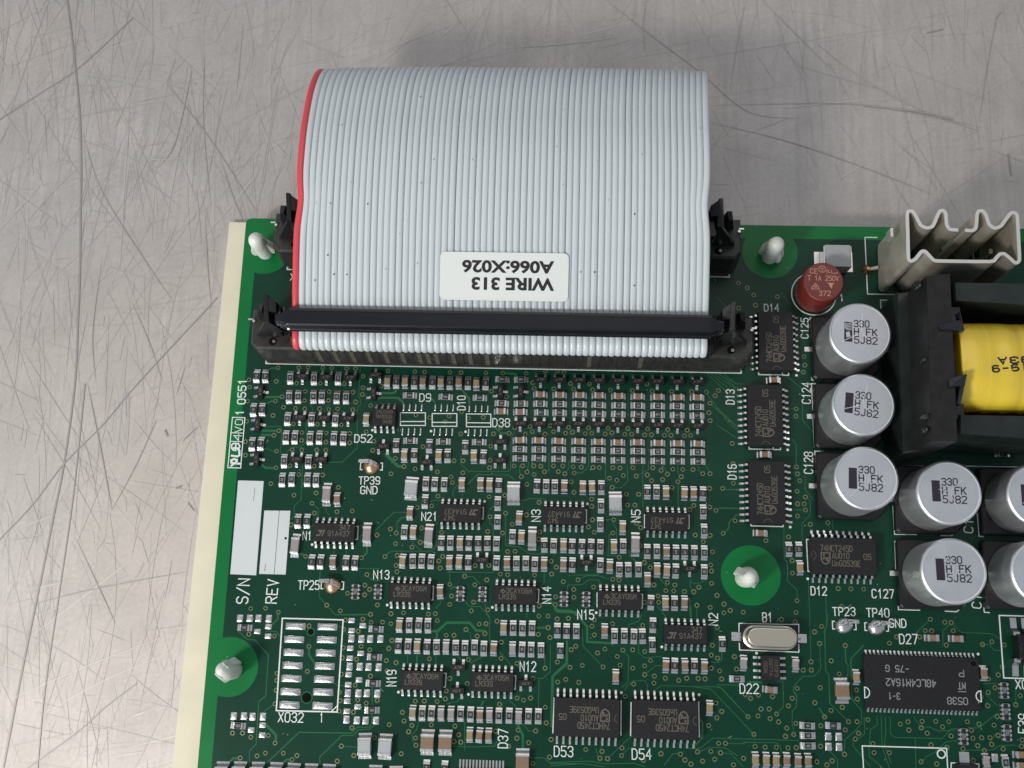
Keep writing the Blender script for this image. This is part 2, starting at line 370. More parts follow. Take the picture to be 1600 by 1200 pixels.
# cream sheet lying under the board
mb=MB(); zs=-4.5
P=[B(358.5,347,zs),B(269,1200,zs)]
d=(P[1]-P[0]).normalized(); nr=Vector((-d.y,d.x,0))
a=P[0]; b=P[0]+d*160; c=b+nr*190; dd=a+nr*190
ctr=(a+b+c+dd)/4
mb.prism_z([(p.x-a.x,p.y-a.y) for p in (a,b,c,dd)],0,1.6,M_card)
sh=obj('insulating_sheet',mb.mesh('insulating_sheet'),None,(a.x,a.y,0)); tag(sh,'cream coloured insulating sheet lying under the green circuit board','sheet')

# ------------------------------------------------------------------ circuit board
board=thing('circuit_board','dark green printed circuit board densely populated with chips, capacitors and a transformer','circuit board',0,0,-1.6)
TZ=1.6
BX,BY=184,-134
mb=MB()
r=1.2
out=[(r*(1-math.cos(math.radians(a)))*1.0, -r*(1-math.sin(math.radians(a)))) for a in (0,22,45,67,90)]
out=[(r-r*math.cos(math.radians(a)), -r+r*math.sin(math.radians(a))) for a in (0,22,45,67,90)]
pl=[(BX,0),(BX,BY),(0,BY)]
pts=list(reversed(out+pl))
mb.prism_z(pts,0,TZ,M_core,M_edge)
obj('laminate',mb.mesh('laminate'),board)
# copper-plane zone with clearances round the mounting holes
holes=[PX(414,388),PX(1203,394),PX(358,1042),PX(1173,899)]
mb=MB()
PL=B(396,424).x+.2; PT=B(1300,374).y
def arc(c,r,a0,a1,n=24): return [(c.x+r*math.cos(math.radians(a0+(a1-a0)*i/n)), c.y+r*math.sin(math.radians(a0+(a1-a0)*i/n))) for i in range(n+1)]
def isect(c,r,edge,axis):
    return math.degrees(math.asin(max(-1,min(1,(edge-(c.y if axis else c.x))/r))))
HR=5.9
c0,c1,c2,c3=holes
# walk the outline clockwise from the top-left clearance
out=[]
a_s=math.degrees(math.acos((PL-c0.x)/HR)); a_e=math.degrees(math.asin((PT-c0.y)/HR))
out+=arc(c0,HR,-a_s,a_e)
a1=math.degrees(math.asin((PT-c1.y)/HR)); out+=arc(c1,HR,180-a1,360+a1)
out+=[(BX,PT),(BX,BY),(PL,BY)]
a2=math.degrees(math.acos((PL-c2.x)/HR)); out+=arc(c2,HR,-a2,a2)
bm=bmesh.new(); vs=[bm.verts.new((x*U,y*U,0)) for x,y in out]; fc=bm.faces.new(vs)
bmesh.ops.triangulate(bm,faces=[fc]); bm.normal_update()
for f in bm.faces:
    if f.normal.z<0: f.normal_flip()
me=bpy.data.meshes.new('ground_plane'); bm.to_mesh(me); bm.free(); me.materials.append(M_plane)
obj('ground_plane',me,board,(0,0,TZ+.02))
mb=MB(); mb.disc(c3.x,c3.y,6.0,.028,M_edge,40); obj('clearance_ring',mb.mesh('clearance_ring'),board,(0,0,TZ))

# ---- traces
tr=MB(); ZT0=.034
def trace(zf,pts,w=.16,wide=False):
    global ZT0
    ZT0+=.00008
    tr.strip([zf(x,y) for x,y in pts],w,ZT0,M_tracew if wide else M_trace)
T=trace
T(ZA,[(1190,180),(1180,330),(1175,430),(1190,450),(1190,490),(1165,520),(1162,855),(1035,972),(930,972)])
for y in ((390,540),(710,510),(745,470)): T(ZA,[(370,y[0]+ (430-390 if y[0]==390 else 0)),(y[1],y[0]+(38 if y[0]==390 else 0))],.5,True)
T(ZA,[(370,995),(400,1020),(490,1020)],.5,True); T(ZA,[(420,480),(445,463),(480,463)],.3,True); T(ZA,[(420,210),(450,188),(500,185)],.3,True)
T(ZA,[(410,675),(520,675),(535,690),(525,900)]); T(ZA,[(390,860),(430,865),(455,880),(490,880)])
T(ZA,[(1405,910),(1420,930),(1510,1008),(1552,1008)],.5,True); T(ZA,[(1340,440),(1365,435),(1500,437),(1545,470),(1550,500)],.45,True); T(ZA,[(1370,398),(1470,398),(1490,380)],.4,True)
T(ZA,[(740,500),(740,800),(690,845),(620,848),(575,885)]); T(ZA,[(890,580),(890,530),(905,505),(940,490)]); T(ZA,[(760,480),(790,520),(790,560)])
T(ZA,[(705,1000),(705,1180)]); T(ZE,[(705,0),(695,220),(640,268),(635,360),(610,380)]); T(ZE,[(905,280),(905,320),(935,345)]); T(ZE,[(790,250),(840,295),(838,350)])
T(ZE,[(1300,490),(1470,323),(1600,323)]); T(ZE,[(1490,490),(1497,410),(1540,368),(1600,368)]); T(ZE,[(1395,690),(1445,647),(1600,645)]); T(ZE,[(1175,790),(1345,792)])
T(ZE,[(855,810),(845,1025),(980,1175),(1275,1172)]); T(ZE,[(1245,610),(1245,660),(1200,700)],.35,True); T(ZE,[(680,672),(720,675),(735,690)],.4,True); T(ZE,[(970,640),(970,680)]);T(ZE,[(1075,640),(1075,680)])
T(ZE,[(800,435),(745,435)]); T(ZE,[(1170,437),(1215,437)]); T(ZE,[(1150,560),(1210,505)]); T(ZE,[(1240,840),(1280,885),(1350,895)])
T(ZB,[(640,920),(640,985),(705,1048),(1030,1050),(1055,1030),(1060,760),(1090,720)]); T(ZB,[(900,660),(975,730),(1040,730)],.3,True); T(ZB,[(650,370),(710,440),(712,490)],.4,True)
T(ZB,[(990,230),(1090,235),(1110,260)],.45,True); T(ZB,[(395,440),(425,475)],.3,True);T(ZB,[(0,395),(80,395),(100,375)],.4,True); T(ZB,[(0,435),(120,435),(160,475)],.45,True)
T(ZB,[(20,900),(110,1005),(165,1008)],.5,True); T(ZB,[(700,1160),(775,1075),(1040,1078),(1080,1110)]); T(ZB,[(1130,1000),(1130,1060),(1145,1090)]); T(ZB,[(1205,970),(1195,1050)]); T(ZB,[(1375,900),(1375,1040),(1340,1055)])
for k in range(4): T(ZD,[(1310+30*k,240),(1560,470+ (k*-50)),(1600,470-50*k)])
T(ZD,[(1300,400),(1450,590),(1460,620),(1570,720)]); T(ZD,[(1330,480),(1560,690)]); T(ZD,[(465,1000),(465,1100),(645,1100)]) if False else None
T(ZD,[(460,920),(460,1200)]); T(ZD,[(640,1000),(645,1130),(590,1185),(515,1185)]); T(ZD,[(770,1000),(770,1200)]); T(ZD,[(820,960),(815,1035),(720,1085)]); T(ZD,[(940,1000),(975,1070)]); T(ZD,[(1060,1000),(1062,1065),(1085,1090)]); T(ZD,[(1230,1000),(1235,1040),(1265,1065)]); T(ZD,[(1300,1000),(1330,1060)])
T(ZD,[(320,900),(318,1010),(262,1060),(205,1060)]); T(ZD,[(155,960),(150,1030),(120,1065)])
T(ZF,[(0,400),(85,323),(190,325)]); T(ZF,[(105,490),(110,400),(140,365),(190,365)]); T(ZF,[(0,690),(55,648),(400,645),(440,600),(440,400)]); T(ZF,[(235,565),(240,580),(310,640)]); T(ZF,[(390,230),(410,222),(490,222)])
T(ZF,[(575,190),(575,140),(605,105),(620,100)]); T(ZF,[(655,150),(650,190)]); T(ZF,[(700,80),(780,10),(1040,12),(1085,55)]); T(ZF,[(885,300),(915,270)]); T(ZF,[(882,360),(880,410),(910,440),(912,800)])
T(ZF,[(530,820),(900,825),(935,800)]); T(ZF,[(1010,330),(1015,600),(1125,610),(1215,668),(1350,670)]); T(ZF,[(1130,225),(1180,222),(1210,208),(1340,210)]); T(ZF,[(670,860),(745,860),(800,920)]); T(ZF,[(680,1070),(710,1105),(800,1108),(880,1190)]); T(ZF,[(560,960),(575,945),(600,945)],.3,True)
T(ZF,[(1335,820),(1335,910),(1300,940)]); T(ZF,[(470,1055),(470,1080),(430,1120)]); T(ZF,[(548,800),(548,920)]); T(ZF,[(840,1080),(845,1110),(865,1135)]); T(ZF,[(1420,1090),(1425,1130),(1450,1150),(1600,1155)],.45,True); T(ZF,[(1190,1170),(1190,1200)])
T(ZG,[(0,1060),(60,1140),(180,1145),(230,1190)],.45,True); T(ZG,[(230,885),(300,850),(400,850),(490,880)]); T(ZG,[(140,975),(145,930),(265,925),(320,885),(400,885),(415,910)]); T(ZG,[(345,385),(520,385),(530,430),(550,460),(550,540)]); T(ZG,[(530,490),(490,510),(485,600),(480,680),(570,690)])
T(ZG,[(770,0),(770,280)]); T(ZG,[(1065,70),(1065,260)]); T(ZG,[(1430,130),(1560,132)]); T(ZG,[(1380,310),(1415,285),(1560,288)]); T(ZG,[(1440,500),(1485,460),(1488,405),(1550,340)]); T(ZG,[(1165,880),(1165,950),(1195,985)]); T(ZG,[(1165,905),(1200,915),(1250,910),(1285,890)]);T(ZG,[(910,870),(970,940)]); T(ZG,[(1220,1100),(1220,1200)]); T(ZG,[(1160,1040),(1170,1190)],.4,True)
T(ZG,[(185,845),(380,845),(415,830)]); T(ZG,[(655,640),(660,690),(720,735)]); T(ZG,[(890,1100),(960,1190)])
T(ZH,[(240,210),(305,272),(360,275),(460,385),(440,680),(390,720),(370,1030),(325,1075),(320,1200)],.2); T(ZH,[(440,1170),(680,943),(1060,948),(1100,905),(1190,905),(1205,870),(1210,610)],.22); T(ZH,[(830,1180),(830,1120),(990,965),(1070,965),(1110,925),(1190,920),(1235,880)],.2)
T(ZH,[(425,795),(500,738)]); T(ZH,[(440,212),(515,215),(545,250)],.2); T(ZH,[(480,170),(528,125),(530,80)],.35,True); T(ZH,[(752,325),(752,385),(790,440)],.4,True); T(ZH,[(445,890),(515,965),(512,1015)],.5,True); T(ZH,[(880,25),(940,95),(1080,98),(1190,92)]); T(ZH,[(1000,200),(1045,250)]); T(ZH,[(990,405),(1030,445)]); T(ZH,[(970,790),(1010,830)]); T(ZH,[(960,180),(1000,185)]); T(ZH,[(985,1042),(1100,1050)]); T(ZH,[(180,1155),(205,1130),(255,1130)],.4,True); T(ZH,[(560,1165),(590,1140),(630,1140)],.4,True); T(ZH,[(935,590),(960,605),(1020,605)])
T(ZI,[(370,130),(420,130),(490,65),(670,65),(720,125),(790,130)],.5,True); T(ZI,[(415,130),(410,190)],.4,True); T(ZI,[(640,120),(675,145),(675,200)]); T(ZI,[(800,0),(825,25),(825,220)]); T(ZI,[(1190,105),(1285,103)],.4,True); T(ZI,[(1430,210),(1425,380),(1320,480),(1315,650)],.45,True); T(ZI,[(1300,240),(1298,450),(1240,500),(1165,500)]); T(ZI,[(1255,280),(1258,420)]); T(ZI,[(1210,510),(1207,740)]); T(ZI,[(880,270),(975,370),(985,390)]); T(ZI,[(1090,860),(1130,910),(1185,912)]); T(ZI,[(1048,870),(1085,945),(1085,1050)],.5,True); T(ZI,[(270,840),(255,900),(220,940),(225,990),(250,1020)]); T(ZI,[(490,700),(520,685),(570,685),(590,660)]); T(ZI,[(760,710),(775,680)],.4,True);T(ZI,[(980,670),(1040,730)]); T(ZI,[(570,320),(600,350),(650,360)]); T(ZI,[(670,380),(770,330)]); T(ZI,[(185,320),(185,380)]);T(ZI,[(405,310),(405,380)]);T(ZI,[(260,320),(255,380)],.3,True);T(ZI,[(530,1030),(690,1035),(860,1030),(885,990)]);T(ZI,[(630,800),(632,1060)]);T(ZI,[(1110,1120),(1250,1120),(1300,1165),(1500,1165)])
T(ZJ,[(30,20),(45,70),(180,80),(265,180),(265,290),(440,300),(450,310)],.45,True); T(ZJ,[(230,200),(235,320),(375,465)]); T(ZJ,[(120,330),(120,450),(15,540),(5,900)],.45,True); T(ZJ,[(520,350),(565,400),(560,580),(515,620)]); T(ZJ,[(660,90),(640,140),(560,170)]); T(ZJ,[(635,180),(635,370),(680,405),(800,395)]); T(ZJ,[(680,525),(760,460),(810,460)]); T(ZJ,[(540,640),(545,615),(600,570),(680,570),(700,600),(700,640)]); T(ZJ,[(750,640),(800,605),(1020,612),(1220,615),(1420,825)]); T(ZJ,[(1020,612),(1160,632),(1465,955)]); T(ZJ,[(1235,360),(1235,420),(1200,440),(1160,435)]); T(ZJ,[(1030,640),(1030,520)]) if False else None
T(ZJ,[(0,1160),(270,1150),(400,1170),(600,1165),(680,1190)]); T(ZJ,[(0,1185),(230,1168),(390,1190)]); T(ZJ,[(820,1180),(880,1100),(960,1085)]); T(ZJ,[(1000,1060),(1085,1055),(1170,985),(1477,992)]); T(ZJ,[(1080,1080),(1150,1050),(1260,1055),(1350,1110)]); T(ZJ,[(1070,840),(1098,870),(1095,980),(1040,1040)],.35,True); T(ZJ,[(330,1060),(345,1130)]); T(ZJ,[(370,1075),(370,1045)]); T(ZJ,[(410,1135),(540,1010),(590,970)]); T(ZJ,[(510,1110),(560,1060),(600,1050)]); T(ZJ,[(1262,1022),(1380,1025),(1420,1015),(1477,1015)]); T(ZJ,[(1225,1090),(1300,1095),(1390,1190)])
T(ZK,[(0,120),(75,200)]); T(ZK,[(0,700),(150,830)]); T(ZK,[(30,700),(150,800)]); T(ZK,[(0,990),(150,1120)]); T(ZK,[(580,1055),(560,1000),(580,990)]) if False else None
T(ZK,[(560,750),(665,835)]); T(ZK,[(670,950),(668,1080),(720,1140),(760,1190)]); T(ZK,[(580,990),(620,995)])
T(ZL,[(0,20),(150,120)]) ; T(ZL,[(580,120),(620,170),(620,350)]); T(ZL,[(690,400),(690,530),(760,610)]); T(ZL,[(695,580),(730,610),(730,720),(665,790),(665,960)]); T(ZL,[(30,525),(160,525)]); T(ZL,[(0,690),(15,672),(160,672)]); T(ZL,[(52,868),(95,820),(100,770),(160,720)]); T(ZL,[(525,810),(525,1060),(550,1090),(555,1200)]); T(ZL,[(600,683),(690,685)]); T(ZL,[(905,750),(905,830)]); T(ZL,[(870,785),(880,830)])
T(ZM,[(530,0),(530,70),(550,95),(552,240),(628,310),(628,390)]); T(ZM,[(715,240),(725,520),(735,870)]); T(ZM,[(850,310),(858,600),(840,620),(850,940),(875,970),(885,1200)]); T(ZM,[(803,730),(812,930),(760,980),(670,985),(600,1060),(600,1110),(620,1130),(620,1200)]); T(ZM,[(1000,745),(1005,870),(1025,890),(1025,1150)]); T(ZM,[(1145,745),(1045,850),(1050,1090),(1060,1160),(1110,1190)]); T(ZM,[(0,1050),(170,1053)]); T(ZM,[(0,1070),(30,1070),(150,1195)]); T(ZM,[(515,1010),(520,1200)]); T(ZM,[(1600,600),(1560,645)]); T(ZM,[(40,800),(40,850),(10,875)]);T(ZM,[(250,1028),(350,1030)],.4,True)
T(ZN,[(65,0),(60,90),(45,110),(48,440),(75,470),(80,690),(225,835)]); T(ZN,[(203,243),(210,380),(225,395),(225,540)]); T(ZN,[(345,240),(250,340),(252,660),(330,750),(330,850),(290,900),(200,980),(195,1090)]); T(ZN,[(868,40),(760,140)]); T(ZN,[(1030,65),(965,130),(965,250)]); T(ZN,[(1030,65),(1110,140),(1340,150),(1420,195)]); T(ZN,[(1275,235),(1330,235),(1365,280),(1420,285)]); T(ZN,[(555,800),(555,930),(590,960),(960,970),(1030,895),(1250,885),(1390,770)]); T(ZN,[(485,800),(490,1020),(530,1150),(550,1200)]); T(ZN,[(515,800),(520,900),(510,1020),(560,1160)]); T(ZN,[(450,800),(455,860),(400,900),(390,1020),(390,1110),(500,1200)]); T(ZN,[(740,800),(790,880),(860,880),(930,910),(1060,905)]); T(ZN,[(1260,900),(1200,1020),(1130,1060)]) if False else None
T(ZN,[(1070,985),(990,995),(900,1080),(840,1110),(795,1150)]); T(ZN,[(1300,840),(1260,880)]); T(ZN,[(1120,1060),(1350,1060),(1410,1025),(1520,1020),(1580,1040)]); T(ZN,[(1260,590),(1390,710)]); T(ZN,[(1330,1000),(1380,930),(1430,925)]); T(ZN,[(750,970),(755,1200)]); T(ZN,[(1380,540),(1260,542)]); T(ZN,[(1535,560),(1535,700)]);T(ZN,[(265,980),(265,1030),(400,1190)]);T(ZN,[(350,800),(355,930),(310,970)]);T(ZN,[(1200,890),(1160,880)])
T(ZO,[(0,490),(180,680)]); T(ZO,[(0,310),(85,395)]); T(ZO,[(640,0),(640,240),(535,350)],.16); T(ZO,[(800,0),(850,60),(845,240),(780,310),(775,500),(800,600),(800,670)]); T(ZO,[(0,745),(400,755),(880,770)]); T(ZO,[(0,795),(540,805),(600,870),(605,1200)]); T(ZO,[(1355,0),(1360,180),(1600,420)]); T(ZO,[(1200,270),(1285,395)],.3,True); T(ZO,[(1350,920),(1480,1060),(1490,1200)])
T(ZQ,[(0,620),(60,700)]); T(ZQ,[(1100,330),(1060,330)]) if False else None
o=obj('traces',tr.mesh('traces'),board,(0,0,TZ)); o['kind']='stuff'

# ---- vias
VIA=[(ZA,'505,185 262,285 490,298 267,345 538,427 252,463 482,463 243,630 462,583 510,710 470,748 233,800 492,880 233,913 488,1018 677,183 755,183 877,185 952,187 1077,190 1150,190 730,382 930,385 1128,388 723,458 923,458 1150,470 658,312 856,315 1055,318 550,515 650,522 728,527 850,525 927,532 1000,528 1127,535 632,653 832,655 1032,660 703,725 905,728 1102,732 700,790 903,805 1100,810 622,867 702,868 827,870 903,870 603,1002 805,1005 677,1075 875,1078 445,1150 1007,1182 1212,255 1212,352 1207,408 1275,500 1238,718 1302,797 1293,873 1482,940 1552,1008 1445,1068 1420,210 1365,338'),
(ZB,'33,212 257,217 338,220 550,223 643,225 850,228 990,230 1185,232 895,380 1020,428 265,577 380,600 543,588 510,635 705,605 828,597 648,553 640,735 912,735 1043,730 325,843 95,938 165,1008 260,1027 445,1053 583,960 660,960 60,1068 657,1060 885,955 890,840 880,1018 1240,310 1252,357 1415,360 1555,317 1385,667 1217,675 1537,682 1237,718 1178,738 1342,738 1413,718 1513,730 1570,722 970,685 1090,685 1083,1002 1155,1002 1248,1002 1307,1005 1412,1003 1490,1002 1192,1053 1337,1052 1252,1075 1145,1092 1452,1050 1507,1068 1585,1062 1345,212 1447,212 1500,222'),
(ZD,'168,318 325,320 500,370 805,320 30,362 195,362 353,368 683,375 848,380 1010,382 1177,385 1300,387 152,683 318,685 480,690 645,692 810,695 977,700 1140,705 28,717 127,730 182,728 290,733 345,730 457,737 512,727 620,740 677,738 785,745 842,743 950,747 1005,748 1117,752 1168,748 27,1007 105,1003 190,1010 257,1013 355,1015 408,1017 520,1017 580,1020 687,1017 853,1018 922,1040 1020,1030 1103,1033 1188,1033 67,1050 120,1065 200,1060 493,1105 553,1122 608,1082 715,1088 807,1078 843,1125 935,1117 975,1072 1090,1093 1063,1135 1270,1067 1330,1067 515,1182 1320,560 1330,625 1330,480 1400,375 1372,418 1515,815 1523,985 1525,1147 1435,1190 172,1135 1013,1183 1327,1190'),
(ZE,'637,180 822,162 787,248 807,330 995,318 1122,312 613,427 1328,512 1440,462 1490,495 1483,585 733,690 1200,702 1395,692 1245,842 1497,682 1487,765 1495,817 1227,930 1267,965 1225,1010 1083,997 910,1097 1023,1143 1275,1173 277,1125 400,1122 507,1155 1332,1095'),
(ZF,'558,27 570,75 450,188 277,282 397,270 312,453 303,573 233,613 103,495 52,462 97,585 10,692 108,682 102,765 108,817 457,728 490,690 468,787 548,923 548,1090 672,855 757,927 747,1072 563,1020 865,1135 728,1143 857,885 760,767 873,765 883,360 877,193 865,483 987,495 480,490 1007,180 1013,330 1187,343 1190,90 1068,423 1293,240 1297,487 1287,547 1030,650 1092,648 1393,730 1437,780 1397,837 970,838 1030,843 1255,845 1495,900 1430,1027 1427,1092 1293,1103 58,1168 163,1160 370,1170 428,1167 1253,10 1145,25 1557,67 1583,157 640,0 1367,1187 1290,1187'),
(ZG,'200,157 345,213 345,273 317,445 350,385 365,488 515,117 633,172 735,173 643,262 705,262 528,385 520,495 718,415 752,450 608,17 715,22 495,38 553,55 808,12 843,58 935,48 978,8 1065,70 1090,27 1013,117 1328,127 1433,130 1327,280 1378,307 1440,498 1330,515 1207,512 1195,265 1162,300 1275,568 1350,652 1335,762 1342,812 1343,915 1237,947 1195,985 1117,983 1027,978 1037,928 975,907 962,975 897,1020 902,1072 783,742 832,783 573,697 745,600 785,1073 50,780 15,837 230,885 107,900 195,965 195,1030 360,945 42,1027 42,1092 520,880 572,887 863,927 1388,1015 1220,1097 1332,1115 1447,1088 1445,1160 1498,1140'),
(ZH,'330,50 437,47 530,77 318,235 503,248 752,175 752,323 740,503 520,517 520,567 515,640 507,738 880,23 977,67 1195,92 1245,22 1343,87 1015,133 1140,128 1107,213 1200,150 1282,148 1003,200 1000,333 1128,323 1190,348 992,405 1095,415 1310,425 1327,338 1350,280 1342,160 987,523 1195,537 1085,603 972,653 1103,708 1243,712 1165,732 977,715 1072,797 970,790 1062,910 1330,887 1315,500 1380,440 1425,798 1437,860 1470,938 200,948 273,948 332,977 458,965 507,1020 437,1092 377,1113 567,1093 665,1110 255,1128 630,1140 985,1042 1075,1110 1417,1097 955,1150 1223,980'),
(ZI,'417,48 53,75 60,203 35,268 18,358 97,378 355,347 487,163 547,163 640,118 745,75 797,73 788,150 728,170 660,353 650,540 513,500 480,660 415,680 245,677 315,677 903,702 1040,383 915,343 883,53 917,217 1205,155 1283,103 1210,15 1282,15 1297,180 1355,372 1258,420 1165,500 1040,653 1090,670 1145,653 1260,725 1268,847 1185,910 1038,967 1130,1002 1048,903 973,1030 873,912 583,940 600,998 555,873 370,863 218,867 195,915 247,965 250,1022 143,767 157,832 42,862 135,1090 547,993 1305,977 1293,1115 1420,508 1357,528 1453,413 1163,1165 1353,35 1440,30 487,597'),
(ZJ,'50,123 128,122 300,177 317,240 315,130 340,370 230,460 142,473 183,322 150,347 380,472 393,342 482,395 522,350 593,347 593,480 503,457 680,360 680,463 722,425 680,527 750,537 747,588 600,595 665,172 447,160 110,562 55,580 205,582 540,683 828,553 925,568 983,553 1065,555 1115,557 1160,480 1220,500 1235,558 1160,385 1205,408 1168,315 1203,187 1055,25 1153,42 1253,22 1250,80 1297,63 1390,77 1327,397 1342,487 1192,732 1235,792 1200,838 1140,893 1425,830 1467,957 1405,670 1443,697 255,1067 372,1080 357,1130 412,1133 517,1055 513,1110 10,995 797,1097 937,1100 970,1142 1013,1172 1060,1083 1157,1080 1185,1137 1097,1150 1213,1022 1262,1022 1227,1090 1393,1130 1320,1177 670,1145 52,438'),
(ZK,'170,12 238,50 287,105 170,208 472,118 302,185 680,585 687,653 675,708 15,852 620,995 617,1052'),
(ZL,'120,167 133,477 45,522 143,768 52,868 383,922 560,895 588,1080 590,1177 622,348 630,402 648,455 627,538 692,583 630,637 682,637 693,685 630,732 730,797 867,783 130,322'),
(ZM,'5,352 55,422 105,470 57,487 205,485 627,393 618,485 612,557 505,540 818,593 763,637 803,727 735,870 893,862 675,935 738,935 137,832 153,927 22,943 40,1005 220,1127 263,1155 325,1130 435,1142 588,1155 627,1077 808,1073 957,965 1003,743 1090,1090 1098,1162 948,298 1047,300 1147,302 975,438 1403,675 1348,725 765,1190 590,80 588,178'),
(ZN,'17,93 203,243 92,362 160,465 10,573 288,592 300,662 92,750 180,725 42,800 868,38 980,62 1030,65 828,127 877,130 1047,128 600,175 548,228 785,177 993,240 1275,235 1348,213 1445,238 1398,472 1372,573 1320,610 1265,645 1315,712 1390,798 1365,865 1247,857 1157,838 1012,838 910,835 803,835 693,838 633,857 380,823 797,885 963,878 843,928 700,903 1188,905 1030,950 1200,967 1268,963 1333,963 1397,945 1347,1015 1237,1025 1123,1050 1437,1050 1290,1063 997,1040 873,1020 418,1010 428,1080 547,1080 795,1150 917,1167 283,972 307,928 203,902 197,1093 228,838 295,838 100,1143 60,1175 1570,635 1535,705 1585,980 1580,1030 1203,1140 1320,503 1430,410 12,870 10,1030'),
(ZO,'42,55 128,108 247,65 472,87 780,108 718,228 292,278 417,278 92,400 243,385 533,355 433,427 565,478 1132,193 1383,300 1287,402 1562,250 835,503 1207,537 693,577 673,705 800,677 187,685 198,862 355,875 530,875 712,885 840,880 1225,860 18,1053 1163,1103 1402,1080 1318,1150')]
vm=MB(); seen=[]
for zf,s in VIA:
    for q in s.split():
        x,y=map(float,q.split(',')); p=zf(x,y)
        if any((p.x-a)**2+(p.y-b)**2<.5 for a,b in seen): continue
        seen.append((p.x,p.y))
        rr=random.uniform(.40,.47)
        vm.ring(p.x,p.y,.235,rr,.055,M_ring); vm.ring(p.x,p.y,rr,rr+.10,.05,M_tracew); vm.disc(p.x,p.y,.245,.050,M_hole,12)
o=obj('vias',vm.mesh('vias'),board,(0,0,TZ)); o['kind']='stuff'
for x,y,r in ((765,218,.62),(735,692,.98)):
    m2=MB(); p=ZH(x,y); m2.ring(p.x,p.y,r,r+.22,.056,M_tracew,24); m2.disc(p.x,p.y,r+.02,.054,M_hole,24); obj('locating_hole',m2.mesh('locating_hole'),board,(0,0,TZ))

# ---- dust on the board
dm=MB(); dr=random.Random(11)
for i in range(170):
    x,y=dr.uniform(4,165),dr.uniform(-118,-4); r_=dr.uniform(.03,.085)
    if dr.random()<.25:
        a=dr.uniform(0,6.28); L_=dr.uniform(.3,1.1); dm.strip([(x,y),(x+L_*.5*math.cos(a)+.05,y+L_*.5*math.sin(a)),(x+L_*math.cos(a),y+L_*math.sin(a))],.035,.075,M_silk2)
    else: dm.disc(x,y,r_,.075,M_silk2,6)
o=obj('dust',dm.mesh('dust'),board,(0,0,TZ)); o['kind']='stuff'

# ---- silkscreen
ZS_=.066
def silk(zf,s,a,b,hpx,w=.20):
    p0,p1=zf(*a),zf(*b); m2=MB()
    text(m2,s,p0,p1,hpx/(zf.k*7.55),ZS_,M_silk,w)
    obj('silkscreen_lettering',m2.mesh('silkscreen_lettering'),board,(0,0,TZ))
for zf,s,a,b,h in [(ZA,'D52',(1142,806),(1285,806),65),(ZA,'TP39',(1178,1155),(1350,1155),62),(ZE,'GND',(1192,168),(1328,169),62),
(ZB,'D9',(297,465),(388,465),66),(ZB,'D10',(677,535),(677,420),66),(ZB,'D38',(905,676),(1046,678),70),(ZD,'D13',(1532,488),(1532,370),68),(ZD,'D16',(1548,1113),(1548,993),68),
(ZK,'D14',(372,232),(484,232),58),(ZK,'C125',(713,443),(713,288),56),(ZK,'C124',(731,953),(731,793),64),(ZL,'C128',(748,400),(748,235),64),
(ZE,'N1',(710,553),(780,553),68),(ZE,'N13',(1300,878),(1428,878),68),(ZE,'TP25',(672,965),(846,965),70),(ZE,'S/N',(250,1083),(268,880),92),(ZE,'REV',(490,1080),(508,887),88),
(ZF,'N21',(314,390),(440,390),65),(ZF,'N3',(1302,398),(1302,303),70),(ZG,'N5',(748,403),(748,305),70),(ZF,'N14',(1390,1080),(1390,945),68),(ZJ,'N15',(197,127),(312,127),62),
(ZJ,'N2',(1205,170),(1205,87),60),(ZI,'N19',(95,558),(95,437),70),(ZI,'N12',(1063,444),(1185,446),70),(ZI,'D37',(965,1043),(968,898),70),(ZJ,'D53',(28,1116),(162,1118),66),(ZJ,'D54',(590,1136),(726,1138),66),
(ZM,'D22',(182,1116),(326,1118),68),(ZM,'B1',(359,558),(432,559),66),(ZM,'TP23',(907,510),(1081,510),60),(ZM,'TP40',(1172,519),(1346,521),62),(ZM,'GND',(1349,600),(1478,602),60),
(ZM,'D27',(1429,728),(1568,730),68),(ZM,'D12',(737,348),(858,350),62),(ZM,'C127',(1214,370),(1383,373),62),(ZH,'X032',(530,866),(708,870),62),(ZH,'1',(834,868),(848,868),60),
(ZN,'X0',(1537,580),(1625,582),62),(ZN,'E39',(1630,930),(1630,785),68),(ZK,'F1',(922,152),(990,152),56),(ZP,'C1',(685,570),(687,480),56),(ZP,'C1',(740,1075),(742,985),56)]:
    silk(zf,s,a,b,h, .24 if s in('S/N','REV') else .20)
silk(Z(300,260,4),'X',(615,712),(643,712),46,.2)
silk(ZT,'0551',(322,383),(338,98),92,.26); silk(ZT,'1',(302,508),(304,465),88,.26)
m2=MB()                                          # recognised-component mark in its box
def SL(zf,pts,w=.2,closed=False,mm=None,dz=0):
    (mm or m2).strip([zf(*p) for p in pts],w,ZS_+dz,M_silk,closed=closed)
SL(ZT,[(175,541),(320,546),(271,1135),(121,1130)],.2,True); SL(ZT,[(155,721),(304,726)],.16,False,None,.006); SL(ZT,[(148,822),(294,828)],.16,False,None,.006)
text(m2,'V0',ZT(286,715),ZT(296,567),1.55,ZS_,M_silk,.17); text(m2,'4',ZT(272,812),ZT(280,742),1.55,ZS_,M_silk,.17)
SL(ZT,[(262,1085),(165,1075),(160,1045),(195,1030),(228,1040),(225,1070)],.42); SL(ZT,[(225,1060),(160,1110)],.36,False,None,.006)
SL(ZT,[(165,990),(235,1000),(258,985),(255,930),(235,905),(190,900)],.42,False,None,.003)
SL(ZT,[(215,860),(212,930),(185,925),(165,900),(165,865),(190,845),(245,850),(262,880),(245,925)],.30,False,None,.009)
obj('silkscreen_emblem',m2.mesh('silkscreen_emblem'),board,(0,0,TZ))
